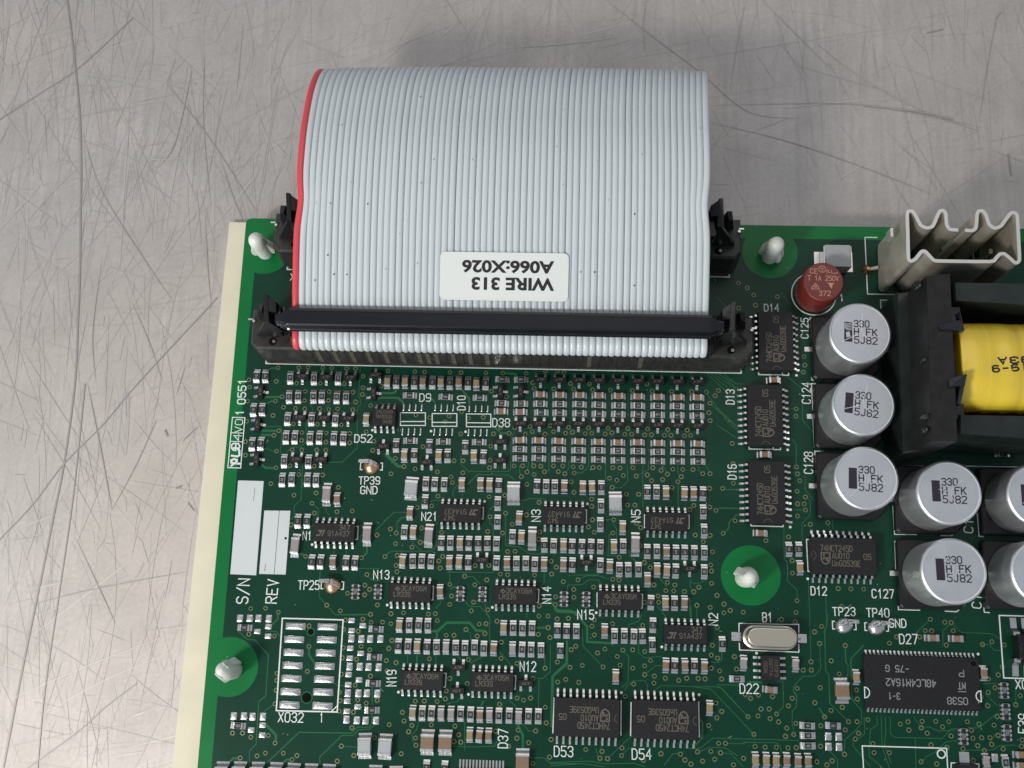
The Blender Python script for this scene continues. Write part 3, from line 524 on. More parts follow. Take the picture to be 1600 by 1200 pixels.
lines=[(PX,[(415.5,561),(416,568),(1158,583),(1158,574)],.30),(PX,[(449,415),(449,421),(470,421.5)],.28),(PX,[(1100,432),(1139.5,433),(1139.5,426)],.28),
(ZK,[(325,703),(327,727),(560,732),(561,706)],.28),(ZK,[(512,712),(512,728)],.2),(ZL,[(250,190),(252,208),(497,213),(497,195)],.22),(ZL,[(440,197),(440,208)],.2),(ZL,[(265,797),(267,808),(517,815),(517,800)],.22),
(ZL,[(718,915),(700,915),(712,1165),(728,1165)],.2),(ZE,[(1158,440),(1172,440),(1166,548),(1150,548)],.2),(ZF,[(398,940),(413,940),(408,1053),(393,1053)],.2),(ZF,[(1276,965),(1291,965),(1286,1075),(1270,1075)],.2),
(ZF,[(815,283),(829,283),(825,377),(812,377)],.2),(ZG,[(288,303),(301,303),(300,412),(288,412)],.2),(ZG,[(1150,348),(1156,348),(1156,457),(1148,457)],.2),(ZG,[(755,1005),(768,1008),(764,1122),(752,1122)],.2),
(ZG,[(395,995),(388,995),(388,1110),(397,1110)],.18),(ZG,[(792,345),(783,345),(783,450),(792,450)],.18),
(ZI,[(466,460),(486,460),(480,567),(462,567)],.22),(ZI,[(1014,478),(1031,480),(1025,585),(1008,585)],.22),(ZJ,[(28,694),(17,946)],.22),(ZJ,[(510,715),(508,963)],.22),(ZJ,[(582,728),(578,966)],.22),(ZJ,[(1069,723),(1074,977)],.22),
(ZK,[(752,285),(725,285),(733,482)],.2),(ZK,[(741,748),(742,770),(905,775)],.2),(ZK,[(788,798),(738,798),(750,1002)],.2),(ZL,[(750,-60),(760,190),(915,205)],.18),(ZL,[(832,225),(765,225),(769,432)],.2),(ZL,[(772,530),(785,740),(802,740)],.2),(ZL,[(1220,753),(1302,675)],.18),
(ZL,[(1375,655),(1388,875),(1560,878)],.18),(ZL,[(1460,930),(1390,930),(1398,1145)],.2),(ZP,[(178,890),(187,1083),(330,1087)],.2),(ZP,[(500,1093),(578,1097),(632,1046)],.2),(ZP,[(470,587),(545,587),(612,522)],.2),(ZP,[(715,440),(727,592),(757,594)],.2),(ZP,[(772,643),(728,643),(733,700)],.2),(ZP,[(752,970),(762,1100),(797,1103)],.2),
(ZP,[(200,120),(360,122)],.18),(ZP,[(640,122),(1025,128)],.2),(ZK,[(1330,145),(1278,145),(1302,560)],.2),(ZL,[(1328,140),(1332,240)],.18),(ZQ,[(632,258),(553,257),(570,630),(747,633)],.22),(ZQ,[(1262,315),(1268,400)],.22),
(ZH,[(560,120),(998,132),(955,796),(516,786)],.26),(ZH,[(914,792),(955,752)],.2),(ZN,[(1640,14),(1405,8),(1441,496),(1640,502)],.24),(ZN,[(347,1230),(335,1027),(994,1046),(1004,1230)],.22),(ZN,[(1030,1230),(1030,1160),(1078,1160)],.2),(ZN,[(1172,1166),(1246,1168),(1248,1230)],.2),
(ZB,[(137,560),(345,560),(345,666),(137,666)],.2),(ZB,[(137,633),(345,633)],.2),(ZB,[(402,567),(607,567),(607,673),(402,673)],.2),(ZB,[(402,640),(607,641)],.2),(ZB,[(687,570),(890,571),(890,678),(687,676)],.2),(ZB,[(687,643),(890,645)],.2),
(ZM,[(225,570),(173,570),(173,640)],.2),(ZM,[(585,578),(640,578),(640,640)],.2),(ZM,[(225,571),(585,579)],.14),(ZM,[(175,725),(178,778),(640,795),(640,735)],.22)]
m2=MB()
for i,(zf,p,w) in enumerate(lines):
    closed = zf in (ZH,ZB) and len(p)==4
    SL(zf,p,w,closed,m2,.0025*(i%5))
for zf,s in [(ZE,'788,592'),(ZF,'27,1095 903,1115 838,233'),(ZG,'308,253'),(ZL,'553,215 573,818'),(ZK,'622,733'),(ZM,'710,222 310,803'),(ZJ,'803,327 512,657 1072,672 330,80'),(ZI,'113,607 660,625'),(ZN,'1240,310'),(ZA,'1290,705 1518,705'),(ZB,'130,705 392,713 680,718')]:
    for q in s.split():
        x,y=map(float,q.split(',')); p=zf(x,y); m2.disc(p.x,p.y,.27,ZS_+.01,M_silk,14)
p=ZN(953,1090); m2.ring(p.x,p.y,.62,.88,ZS_+.004,M_silk,28)
fz=PX(1271.5,459.5); m2.ring(fz.x,fz.y,4.55,4.8,ZS_+.004,M_silk,56)
obj('silkscreen_outlines',m2.mesh('silkscreen_outlines'),board,(0,0,TZ))
m2=MB()
m2.flat([ZE(*p) for p in reversed([(172,57),(385,63),(322,848),(106,838)])],ZS_,M_silk2); m2.strip([ZE(312,120),(ZE(300,230))],.08,ZS_+.01,M_ink)
obj('serial_number_panel',m2.mesh('serial_number_panel'),board,(0,0,TZ))
m2=MB()
m2.flat([ZE(*p) for p in reversed([(390,308),(607,310),(568,842),(346,836)])],ZS_,M_silk2); m2.strip([ZE(515,310),ZE(472,838)],.10,ZS_+.01,M_ink); m2.strip([ZE(402,755),ZE(393,812)],.1,ZS_+.01,M_ink); p=ZE(568,539); m2.disc(p.x,p.y,.26,ZS_+.012,M_hole,12)
obj('revision_panel',m2.mesh('revision_panel'),board,(0,0,TZ))

# ------------------------------------------------------------------ small parts
def term_mesh(L,W,H,t,fil,name):
    m=MB(); a=L/2
    m.prism_y([(a-t,0.06),(a+fil,0.06),(a+fil,.11),(a+fil*.55,.16),(a+fil*.22,H*.42),(a+.05,H*.8),(a+.01,H+.02),(a-.05,H+.05),(a-t,H+.05)],-W/2-.02,W/2+.02,M_tin)
    return m.mesh(name,40)
def chip_body(L,W,H,t,top,kind,code=None):
    m=MB(); x=L/2-t+.03
    if kind in('r','F'):
        m.loft([rrect(x,W/2-.02,.05,.08,n=1),rrect(x,W/2-.02,.05,H,n=1)],M_cer)
        if kind=='r': m.loft([rrect(x-.01,W/2-.05,.06,H+.001,n=1),rrect(x-.06,W/2-.09,.06,H+.05,n=1)],M_blk)
        else: m.loft([rrect(x-.07,W/2-.15,.05,H+.001,n=1),rrect(x-.10,W/2-.18,.05,H+.045,n=1)],M_blk)
        if code:
            ww=.60 if kind=='F' else .78
            if len(code)>3: ww+=.14
            text(m,code,(-ww/2,-.2),(ww/2,-.2),.40,H+.062,M_code,.075,.4)
    else:
        m.loft([rrect(x,W/2-.01,.10,.08,n=2),rrect(x,W/2,.12,H*.5,n=2),rrect(x,W/2-.02,.10,H-.06,n=2),rrect(x-.02,W/2-.10,.08,H,n=2)],top)
    return m.mesh(kind,40)
TERM={'s':term_mesh(2.0,1.25,.55,.34,.52,'terminal'),'c':term_mesh(2.0,1.25,.95,.40,.50,'terminal'),'m':term_mesh(3.2,1.65,1.15,.50,.85,'terminal'),'b':term_mesh(3.2,2.55,1.5,.55,.85,'terminal')}
BODY={'r':[chip_body(2,1.25,.55,.34,None,'r',c) for c in ('103','151','472','221','102')],'F':[chip_body(2,1.25,.55,.34,None,'F',c) for c in ('103','184','223','01B')],
 'R4':[chip_body(2,1.25,.55,.34,None,'r',c) for c in ('3011','1001','3011')],'R0':[chip_body(2,1.25,.55,.34,None,'r','000')],'r2':[chip_body(2,1.25,.55,.34,None,'r',c) for c in ('152','102')],
 'C':[chip_body(2,1.25,.95,.40,m,'c') for m in (M_brn,M_tan,M_brn)],'Ct':[chip_body(2,1.25,.95,.40,M_tan,'c')],'Cb':[chip_body(2,1.25,.95,.40,M_brn,'c')],'G0':[chip_body(2,1.25,.95,.40,M_mau,'c')],
 'G':[chip_body(3.2,1.65,1.15,.50,M_mau,'c')],'G2':[chip_body(3.2,2.55,1.5,.55,M_lgr,'c')],'C2':[chip_body(3.2,2.55,1.5,.55,M_tan if False else M_brn,'c')]}
TK={'r':'s','F':'s','R4':'s','R0':'s','r2':'s','C':'c','Ct':'c','Cb':'c','G0':'c','G':'m','G2':'b','C2':'b'}
cnt={}
def chip(kind,p,vert=True):
    res=kind in('r','F','R4','R0','r2')
    n='chip_resistor' if res else 'chip_capacitor'
    cnt[n]=cnt.get(n,0)+1
    me=random.choice(BODY[kind])
    rz=(math.pi/2 if vert else 0)+random.gauss(0,.024)
    o=obj(n,me,board,(p.x+random.gauss(0,.035),p.y+random.gauss(0,.035),TZ),rz)
    t=TERM[TK[kind]]
    obj('terminal',t,o); obj('terminal',t,o,(0,0,0),math.pi)
def chips(zf,kind,vert,s):
    for q in s.split():
        x,y=map(float,q.split(',')); chip(kind,zf(x,y,.4),vert)
# SOT-23
m=MB(); m.loft([rrect(1.42,.60,.06,.12,n=1),rrect(1.47,.66,.06,.55,n=1),rrect(1.38,.55,.08,1.05,n=1)],M_ic)
text(m,'A7P',(-.75,-.25),(.75,-.25),.5,1.06,M_icm,.09)
SOT=m.mesh('transistor',30)
m=MB(); m.prism_x([(.60,.50),(.60,.62),(.85,.62),(1.0,.20),(1.45,.16),(1.62,.09),(1.62,.06),(.95,.06)][::-1],-.27,.27,M_tin); SOTL=m.mesh('lead',40)
def sot(p,rz):
    o=obj('transistor',SOT,board,(p.x,p.y,TZ),rz)
    obj('lead',SOTL,o,(-.95,0,0)); obj('lead',SOTL,o,(.95,0,0)); obj('lead',SOTL,o,(0,0,0),math.pi)
def sots(zf,rz,s):                           # rz 0: two leads north, one south
    for q in s.split():
        x,y=map(float,q.split(',')); sot(zf(x,y,.7),math.radians(rz))
# solder pads
def pad_mesh(hx,hy,h,seed):
    r=random.Random(seed); m=MB()
    m.loft([rrect(hx,hy,.10,.05),rrect(hx,hy,.10,.09),rrect(hx*.86,hy*.84,.12,.09+h*.6),rrect(hx*.55,hy*.5,.12,.09+h*.95,r.uniform(-.1,.1)*hx,r.uniform(-.1,.1)*hy),rrect(hx*.2,hy*.18,.03,.09+h)],M_tin)
    return m.mesh('solder_pad',60)
PADS=[pad_mesh(.66,.80,.16,i) for i in range(4)]; PADW=[pad_mesh(.72,.55,.16,i+9) for i in range(3)]
PADN=[pad_mesh(.17,.80,.10,20)]; PADX=[pad_mesh(2.15,.76,.48,i+30) for i in range(5)]
def pads(zf,lst,s,jit=0):
    for q in s.split():
        x,y=map(float,q.split(',')); p=zf(x,y); obj('solder_pad',random.choice(lst),board,(p.x,p.y,TZ),random.choice((0,math.pi)))
# resistor array
m=MB(); m.loft([rrect(.62,1.55,.03,.08,n=1),rrect(.62,1.55,.03,.5,n=1)],M_cer); m.loft([rrect(.55,1.5,.03,.501,n=1),rrect(.5,1.45,.03,.54,n=1)],M_blk)
text(m,'102',(.24,-.55),(.24,.55),.5,.55,M_code,.1); ARR=m.mesh('resistor_array')
m=MB(); m.loft([rrect(.26,.24,.04,.06,.80,0,1),rrect(.22,.23,.04,.35,.76,0,1),rrect(.20,.22,.04,.56,.60,0,1)],M_tin); ARRT=m.mesh('terminal',40)
def arrays(zf,s):
    for q in s.split():
        x,y=map(float,q.split(',')); p=zf(x,y,.3); o=obj('resistor_array',ARR,board,(p.x,p.y,TZ))
        for k in range(4):
            yy=-1.2+.8*k; obj('terminal',ARRT,o,(0,yy,0)); obj('terminal',ARRT,o,(0,yy,0),math.pi)

# --- placement, area by area
chips(ZA,'r2',True,'325,255 398,255 298,535 372,535 290,820 362,820')
sots(ZA,-90+180,'358,385 333,657 325,947')
chips(ZA,'F',True,'607,268 806,270 1005,272 583,610 782,613 982,617 553,962 757,965')
sots(ZA,0,'705,258 905,265 1105,268 682,600 885,605 1085,608 655,948 857,950')
chips(ZA,'F',True,'597,425 672,425 797,425 868,425 995,430 1070,430 570,765 645,765 770,768 848,768 970,770 1048,775 540,1115 615,1115 745,1117 820,1120')
sots(ZA,180,'1313,245 1378,838'); sots(ZA,90,'1300,395'); chips(ZA,'Ct',True,'1240,615'); chips(ZA,'r',True,'1487,830')
chips(ZB,'Ct',True,'27,300 175,303 473,308 772,315 172,915 457,920 748,925'); chips(ZB,'Cb',True,'325,303 625,305')
chips(ZB,'r',True,'102,300 252,305 405,305 550,310 700,310 848,310 380,835 675,845 252,915 530,920 827,925')
chips(ZB,'R0',False,'212,415 512,430 797,435 218,793 495,797 792,803')
pads(ZB,PADN,' '.join(f'{x},{y}' for xs,y in (((165,215,265,315),512),((155,205,255,305),715),((428,478,528,578),515),((420,468,520,570),717),((712,765,815,865),522),((705,757,807,858),722)) for x in xs))
sots(ZB,180,'355,970 970,800 965,955'); sots(ZB,90,'970,382 1140,382')
chips(ZB,'R4',False,'985,283 1143,285'); chips(ZB,'F',False,'980,480 1140,485'); chips(ZB,'Cb',False,'975,550 1137,553')
tier1=[ZB(1305,0)]
sots(ZB,0,'1305,285'); chips(ZB,'Cb',False,'1303,410'); chips(ZB,'F',False,'1303,485'); chips(ZB,'R4',False,'1310,557')
for i,x in enumerate((75,240,402,565,728,892,1057,1222)):
    k=i*3.2
    sots(ZD,0,f'{x},{287+k*.8}'); chips(ZD,'Cb',False,f'{x+2},{413+k}'); chips(ZD,'F',False,f'{x+2},{488+k}'); chips(ZD,'R4',False,f'{x+2},{560+k}')
    x2=(70,235,400,563,728,895,1060,1228)[i]
    sots(ZD,0,f'{x2},{650+k*.9}'); chips(ZD,'Cb',False,f'{x2},{797+k}'); chips(ZD,'F',False,f'{x2},{868+k}'); chips(ZD,'R4',False,f'{x2},{945+k}')
for x,dx in ((1135,0),(1295,0)):
    y=0 if x==1135 else 2
    sots(ZB,0,f'{x},{650+y}'); chips(ZB,'Cb',False,f'{x-4},{790+y}'); chips(ZB,'F',False,f'{x-4},{865+y}'); chips(ZB,'R4',False,f'{x-5},{938+y}')
chips(ZE,'G',True,'912,175 648,600 1248,508'); chips(ZE,'C',True,'998,215 962,738'); chips(ZE,'r',True,'670,395 745,395 783,735 858,735 1068,740 1145,745'); arrays(ZE,'1150,985 1338,985')
chips(ZF,'G2',True,'225,125 1080,165'); chips(ZF,'F',True,'348,85 422,88 502,88 950,248 945,403 170,490 1070,525 553,578 940,585 240,730 315,730 393,732 937,745 1103,748 1180,750 1258,752 1350,107 1425,108 1415,600')
chips(ZF,'r',True,'343,235 957,97 477,578 708,580 785,582 862,582 703,740 1273,105 1338,597 1570,603 1570,760'); chips(ZF,'C',True,'650,90 805,92 880,92 217,330 630,580 158,730 548,738 625,738 1025,748 1335,755 1493,758 1495,600 1502,110 1127,370 470,985'); chips(ZF,'Ct',True,'245,490 1147,525')
chips(ZF,'G',True,'375,520 1238,540'); sots(ZF,0,'815,722'); arrays(ZF,'637,1002 822,1005 1500,1045')
chips(ZG,'C',True,'270,115 345,117 603,450 495,770 810,885 963,157 1117,162 1193,163 967,652 890,805 967,810 1115,1080'); chips(ZG,'Ct',True,'530,605 957,1078'); chips(ZG,'r',True,'420,118 262,605 340,605 808,153 1273,165 808,645 1045,653 1122,655 1200,657 1045,812 838,1075 1033,1080')
chips(ZG,'F',True,'420,270 418,425 605,605 418,607 415,765 573,797 652,800 730,800 885,153 1275,318 1280,477 887,648 1280,660 1282,818'); chips(ZG,'G2',True,'540,248'); chips(ZG,'G',True,'705,590'); sots(ZG,0,'300,742 1162,793'); arrays(ZG,'298,1048')
pads(ZH,PADS,'255,120 325,120 388,120 463,122 1058,265 1130,268 1193,268 1267,268 1045,468 1118,468 1182,470 1255,472 1032,660 1108,660 1170,660 1245,662 1022,850 1097,855 1160,857 1235,857 210,825 283,825 345,828 420,828')
pads(ZH,PADW,'380,215 460,180 457,248 1060,135 1060,208 1140,172 1050,335 1047,407 1125,372 1038,525 1035,598 1113,563 1027,717 1025,790 1103,757 418,890 335,925 415,962')
chips(ZH,'r2',False,'285,187 1233,197 1223,400 1213,588 1203,782 240,895'); chips(ZH,'G2',True,'1153,1045 1302,1048')
for k,(x,y) in enumerate(((655,177),(645,272),(640,367),(633,460),(625,555),(618,650),(610,745),(885,182),(880,275),(872,370),(865,465),(860,560),(853,652),(848,752))):
    p=ZH(x,y); obj('solder_pad',PADX[k%5],board,(p.x,p.y,TZ),(0,math.pi)[k%2])
chips(ZR,'G2',True,'135,560 355,565 580,568 800,575 1020,580 1240,588 1460,592'); chips(ZS,'G2',True,'445,930 710,942')
chips(ZI,'C',True,'123,85 260,250 857,267 935,103 225,770 750,785 670,942 745,945 820,948'); chips(ZI,'F',True,'197,85 270,85 343,87 187,250 410,255 560,260 632,262 707,263 780,265 1078,275 1150,277 1227,278 1008,105 1082,107 1157,108 300,772 373,773 598,780 675,783 900,790 977,792 1127,797 1203,800')
chips(ZI,'r',True,'113,247 335,252'); chips(ZI,'G0',True,'485,257 1005,270 448,775 523,778 825,788 1053,795'); sots(ZI,0,'580,415'); sots(ZI,180,'570,595 1107,537'); chips(ZI,'C2',True,'340,1000 478,1003 1083,1150')
chips(ZS,'r',True,'1092,800 1316,808')
chips(ZJ,'r',True,'50,210 117,212 72,355 668,252 737,170 737,312 898,462 1038,465 1238,305'); chips(ZJ,'F',True,'187,215 460,247 530,248 600,250'); chips(ZJ,'C',True,'393,212 832,462 970,463 1108,467 470,543 1148,768'); chips(ZJ,'G0',True,'1393,445'); chips(ZJ,'F',False,'1347,557')
chips(ZK,'Cb',False,'443,770'); chips(ZL,'Cb',False,'373,255 340,865'); chips(ZL,'r',True,'567,990 640,990'); chips(ZL,'C',True,'648,1135')
chips(ZM,'G0',True,'210,885 613,895'); chips(ZM,'F',False,'160,1003') if False else None
chips(ZM,'Cb',False,'415,1085'); chips(ZM,'C2',True,'975,1095'); chips(ZM,'C',True,'1090,990')
chips(ZN,'Cb',False,'882,187 1072,190'); chips(ZN,'C',True,'1282,460'); arrays(ZN,'1445,595 1457,760 1468,925 1128,955'); chips(ZN,'r',False,'110,872')
chips(ZO,'F',False,'1020,540 1027,695 1033,857'); pads(ZO,PADS,'1340,705 1505,710 1345,865 1510,870'); chips(ZO,'C',True,'203,1070 368,1078 527,1080 693,1085 860,1092 1025,1095')
chips(ZN,'G0',True,'1300,1155'); pads(ZN,PADS,'1370,1120'); chips(ZN,'F',True,'1455,1160'); chips(ZN,'C',False,'1575,1095 1578,1180')
chips(Z(1380,420,4),'r',False,'745,1152')
m=MB(); m.loft([rrect(.95,1.0,.1,.05),rrect(.95,1.0,.1,.25)],M_tin); p=ZN(1130,1115); obj('solder_pad',m.mesh('solder_pad'),board,(p.x,p.y,TZ))
m=MB(); m.loft([rrect(1.9,1.5,.1,.1),rrect(1.8,1.4,.1,1.6)],M_ic); p=ZN(1140,1225); obj('transistor',m.mesh('transistor'),board,(p.x,p.y,TZ))

# ------------------------------------------------------------------ integrated circuits
def lead_mesh(W,span,h,wid):
    m=MB(); y0=W/2-.08; y1=span/2; zt=h*.55; t=.2
    prof=[(y0,zt-.1),(y0,zt+.1),(y0+ (y1-y0)*.28,zt+.1),(y0+(y1-y0)*.46,zt-.02),(y0+(y1-y0)*.60,.30),(y1-.05,.26),(y1+.18,.14),(y1+.32,.06),(y0+(y1-y0)*.42,.06),(y0+(y1-y0)*.40,zt*.5),(y0+(y1-y0)*.25,zt-.1)]
    m.prism_x(prof[::-1],-wid/2,wid/2,M_lead)
    return m.mesh('lead',50)
def ic(p,rz,n,L,W,h,span,pitch,wid,marks,lm,row=False,chamfer=False,mm=None):
    m=MB(); a,b=L/2,W/2
    rings=[rrect(a-.12,b-.16,.08,.15,n=1),rrect(a,b,.08,h*.5,n=1),rrect(a,b,.08,h*.5+.12,n=1),rrect(a-.10,b-.20,.1,h,n=1)]
    if chamfer: rings[-1]=[(x if x>0 else x+.45,y,z) for x,y,z in rings[-1]]; rings.insert(-1,[(x,y if abs(y)<b-.05 else math.copysign(b-.10,y),h*.72) for x,y,z in rings[-2]])
    m.loft(rings,M_ic)
    o=obj('integrated_circuit',m.mesh('integrated_circuit',25),board,(p.x,p.y,TZ),rz)
    k=MB()
    for s,x0,x1,y,hh in marks: text(k,s,(x0,y),(x1,y),hh,h+.008,mm or M_icm,hh*.13)
    for fn in lm: fn(k,h+.008,mm or M_icm)
    if k.v: obj('marking',k.mesh('marking'),o)
    me=lead_mesh(W,span,h,wid); per=n//2
    if row:
        for sgn in (0,1):
            q=MB()
            for i in range(per):
                x=-(per-1)*pitch/2+i*pitch
                base=MB(); zt=h*.55; y0=W/2-.08; y1=span/2
                base.prism_x([(y0,zt-.06),(y0,zt+.06),(y0+.22,zt+.06),(y0+.42,.2),(y1+.25,.10),(y1+.25,.06),(y0+.34,.06),(y0+.16,zt-.06)][::-1],x-wid/2,x+wid/2,M_lead)
                q.v and None
                off=len(q.v); q.add(base.v,base.f,M_lead)
            obj('lead_row',q.mesh('lead_row'),o,(0,0,0),math.pi*sgn)
    else:
        for i in range(per):
            x=-(per-1)*pitch/2+i*pitch
            obj('lead',me,o,(x,0,0)); obj('lead',me,o,(x,0,0),math.pi)
    return o
def shield(k,z,m):
    k.strip([(-4.4,.55),(-2.7,.55),(-2.7,-.8),(-3.0,-1.4),(-3.55,-1.7),(-4.1,-1.4),(-4.4,-.8)],.24,z,m,closed=True)
    k.disc(-3.9,.1,.22,z,m,8); k.disc(-3.2,-.95,.24,z,m,8)
    for d in (0,.35): k.strip([(-4.15,-.55-d*.5),(-3.8,-.3-d),(-3.4,-.55-d*.3),(-2.95,-.25-d)],.15,z+.004,m)
def stlogo(k,z,m):
    k.strip([(-3.5,-.7),(-2.9,-.7),(-2.55,.15),(-3.0,.15)],.26,z,m); k.strip([(-3.2,.30),(-1.85,.30)],.2,z+.003,m); k.strip([(-2.35,-.75),(-2.0,.2)],.26,z,m)
def tilogo(k,z,m):
    k.strip([(-3.0,.75),(-2.7,.75),(-2.7,1.1),(-2.4,1.1),(-2.35,.8),(-2.0,.7),(-2.25,.4),(-2.4,.25),(-2.6,.55),(-2.85,.5)],.13,z,m,closed=True); k.strip([(-2.55,.9),(-2.45,.45)],.1,z+.004,m)
HCT=[('74HCT245D',-4.5,1.75,.9,1.15),('AU010',-2.25,1.1,-.5,1.1),('05',4.0,5.4,-.6,1.1),('UnG0539E',-2.25,3.25,-2.0,1.1)]
def dot20(k,z,m): pass
def notch20(k,z,m): k.strip([( -6.2+.8*math.cos(math.radians(a)), .8*math.sin(math.radians(a))) for a in range(-80,81,20)],.08,z,m)
def soic20(p,rz): return ic(p,rz,20,12.8,7.5,2.35,10.0,1.27,.42,HCT,[shield,notch20])
ST=[('347',1.15,3.2,.5,1.0),('91A437',-1.2,3.2,-.75,1.0)]
TI=[('3CAY06M',-1.75,3.3,.35,.95),('LM339',-3.2,.1,-.85,.95)]
def soic14(p,rz,marks,lm,ch=False): return ic(p,rz,14,8.65,3.9,1.6,5.75,1.27,.45,marks,lm,False,ch)
def mid(zf,*P): return (sum((zf(*q) for q in P),Vector((0,0,0))))/len(P)
R180,R90=math.pi,math.pi/2
soic14(mid(ZE,(835,352),(1145,357),(817,632),(1127,637)),0,ST,[stlogo])
soic14(mid(ZF,(493,190),(800,195),(482,478),(790,478)),R180,ST,[stlogo])
soic14(mid(ZF,(1347,212),(1655,220),(1342,493),(1650,500)),R180,ST,[stlogo])
soic14(mid(ZG,(808,258),(1120,265),(808,548),(1122,550)),R180,ST,[stlogo])
soic14(mid(ZJ,(828,103),(1105,112),(832,368),(1110,370)),0,ST,[stlogo])
for zf,P in ((ZF,((75,845),(388,850),(60,1140),(372,1142))),(ZF,((942,862),(1255,870),(935,1160),(1250,1165))),(ZG,((415,908),(730,915),(413,1205),(733,1210))),(ZI,((157,368),(455,373),(143,655),(443,657))),(ZI,((703,378),(1000,385),(693,668),(992,670)))):
    soic14(mid(zf,*P),0,TI,[tilogo],True)
soic20(mid(ZJ,(53,605),(470,622),(47,1048),(470,1050)),R180)
soic20(mid(ZJ,(608,625),(1030,640),(607,1062),(1033,1065)),R180)
soic20(mid(ZL,(733,825),(1178,840),(752,1285-15),(1205,1270)),0)
soic20(mid(Z(1160,480,10),(80,150),(880,170),(60,985),(880,990))+Vector((0.25,0,0)),R90)
soic20(mid(ZK,(150,850),(575,852),(152,1270),(578,1277)),R90)
soic20(mid(ZL,(160,335),(590,345),(165,770),(600,780)),R90)
ic(mid(ZA,(1330,470),(1480,470),(1315,740),(1465,742)),0,8,4.9,3.9,1.6,5.75,1.27,.45,[('24LC04B',-1.7,1.7,.75,.7),('SN0053A',-1.7,1.7,-.3,.7),('0438',-.2,1.7,-1.35,.7)],[])
ic(mid(ZM,(270,835),(270,992),(552,842),(552,998)),-R90,8,4.9,3.9,1.6,5.75,1.27,.45,[('ICE0F0',-1.7,1.6,.75,.6),('0977A',-1.7,1.4,-.3,.6),('0536',-1.2,1.0,-1.35,.6)],[])
def mt(k,z,m): k.strip([(-8.3,1.45),(-6.9,1.45)],.14,z,m)
def pin1(k,z,m): k.disc(-10.1,-3.9,.5,z-.006,M_hole,16)
def arcs(k,z,m):
    k.strip([(-10.55,2.5+.95),(-10.9+.25,2.5+.9)],.1,z,M_silk)
    for cx,s in ((-11.15,1),(11.15,-1)):
        k.strip([(cx+s*(.95*math.cos(math.radians(a))),2.2+1.0*math.sin(math.radians(a))) for a in range(-90,91,15)],.2,z,M_silk,closed=True)
p27=mid(ZN,(360,252),(1192,278),(385,790),(1228,812))
ic(p27,R180,54,22.3,10.2,1.05,11.3,.8,.38,[('0538',-8.5,-4.7,2.6,1.25),('3-1',4.4,6.6,2.1,1.2),('MT',-8.25,-6.9,-.25,1.2),('48LC4M16A2',-2.6,6.9,-.55,1.3),('P',-8.1,-7.2,-2.6,1.2),('-75 G',2.4,6.9,-3.1,1.2)],[mt,pin1,arcs],True,False,M_icm2)
p=Z(720,1140,1600/140)(370,960); 
def stl37(k,z,m): k.strip([(-2.2,2.2),(.0,2.2)],.3,z,m); k.strip([(-2.0,1.9),(-2.0,1.2)],.3,z,m)
ic(p+Vector((-.1,-.9,0)),0,28,10.2,7.0,1.6,10.0,.65,.34,[('0522',-1,3,0,1)],[stl37],True,False,M_icm2)

# ------------------------------------------------------------------ big electrolytic capacitors
can=MB(); R=6.25
prof=[(5.2,2.0),(5.7,2.05),(6.0,2.2),(6.2,2.45),(6.28,2.8),(6.25,3.2),(6.22,3.6),(6.25,12.7),(6.18,13.1),(6.0,13.38),(5.75,13.5)]
can.lathe(prof,72,M_alu,0,0,True,False)
can.lathe([(5.75,13.5),(5.6,13.44)],72,M_alu,0,0,False,True,M_top)
CAN=can.mesh('can',35)
m=MB(); h=6.75; c=1.9
pts=[(-h,-h+.5),(-h+.5,-h),(h-c,-h),(h,-h+c),(h,h-c),(h-c,h),(-h+.5,h),(-h,h-.5)]
m.loft([[(x,y,.25) for x,y in pts],[(x,y,1.9) for x,y in pts],[(x*.965,y*.965,2.15) for x,y in pts]],M_base)
BASE=m.mesh('base',30)
m=MB(); m.box(-8.0,-6.2,-.5,.5,.06,.35,M_tin); m.box(6.2,8.0,-.5,.5,.06,.35,M_tin); TERMC=m.mesh('terminal')
MK=[]
for var in range(7):
    m=MB(); zt=13.452; rr=random.Random(var+3)
    m.flat([(-3.35,-1.9),(-1.75,-1.95),(-1.75,2.1),(-3.3,2.15)],zt,M_purp)
    text(m,'330',(-1.35,1.2),(1.55,1.2),1.3,zt,M_purp,.22); text(m,'H FK',(-1.35,-.45),(3.05,-.5),1.3,zt,M_purp,.24); text(m,'5J82',(-1.35,-2.15),(3.05,-2.25),1.35,zt,M_purp,.22)
    t0=rr.uniform(0,360)
    for k in range(3):
        a=math.radians(t0+120*k+rr.uniform(-8,8)); r1=rr.uniform(3.4,4.9)
        if k==2: r1*=.5
        m.strip([(.3*math.cos(a),.3*math.sin(a)),(r1*math.cos(a),r1*math.sin(a))],.09,zt+.012+.002*k,M_white)
    if var==0:
        for q in range(5): m.strip([(-3.2,1.9-q*.25),(-2.7,1.7-q*.3),(-1.9,1.95-q*.35)],.14,zt+.01+.001*q,M_top)
        m.flat([(-2.9,-1.1),(-2.1,-.9),(-2.3,.2),(-3.0,.0)],zt+.02,M_top)
    MK.append(m.mesh('marking'))
caps=[(1344,520),(1349.4,632),(1354,747),(1483.6,769.5),(1490.6,892.5),(1625,773),(1632,894)]
for i,(x,y) in enumerate(caps):
    p=B(x,y,13.5); rz=random.uniform(-.02,.02)
    o=obj('electrolytic_capacitor',BASE,board,(p.x,p.y,TZ),rz)
    obj('can',CAN,o); obj('marking',MK[i],o,(random.uniform(-.3,.3),random.uniform(-.25,.25),0),random.uniform(-.09,.03)); obj('terminal',TERMC,o)

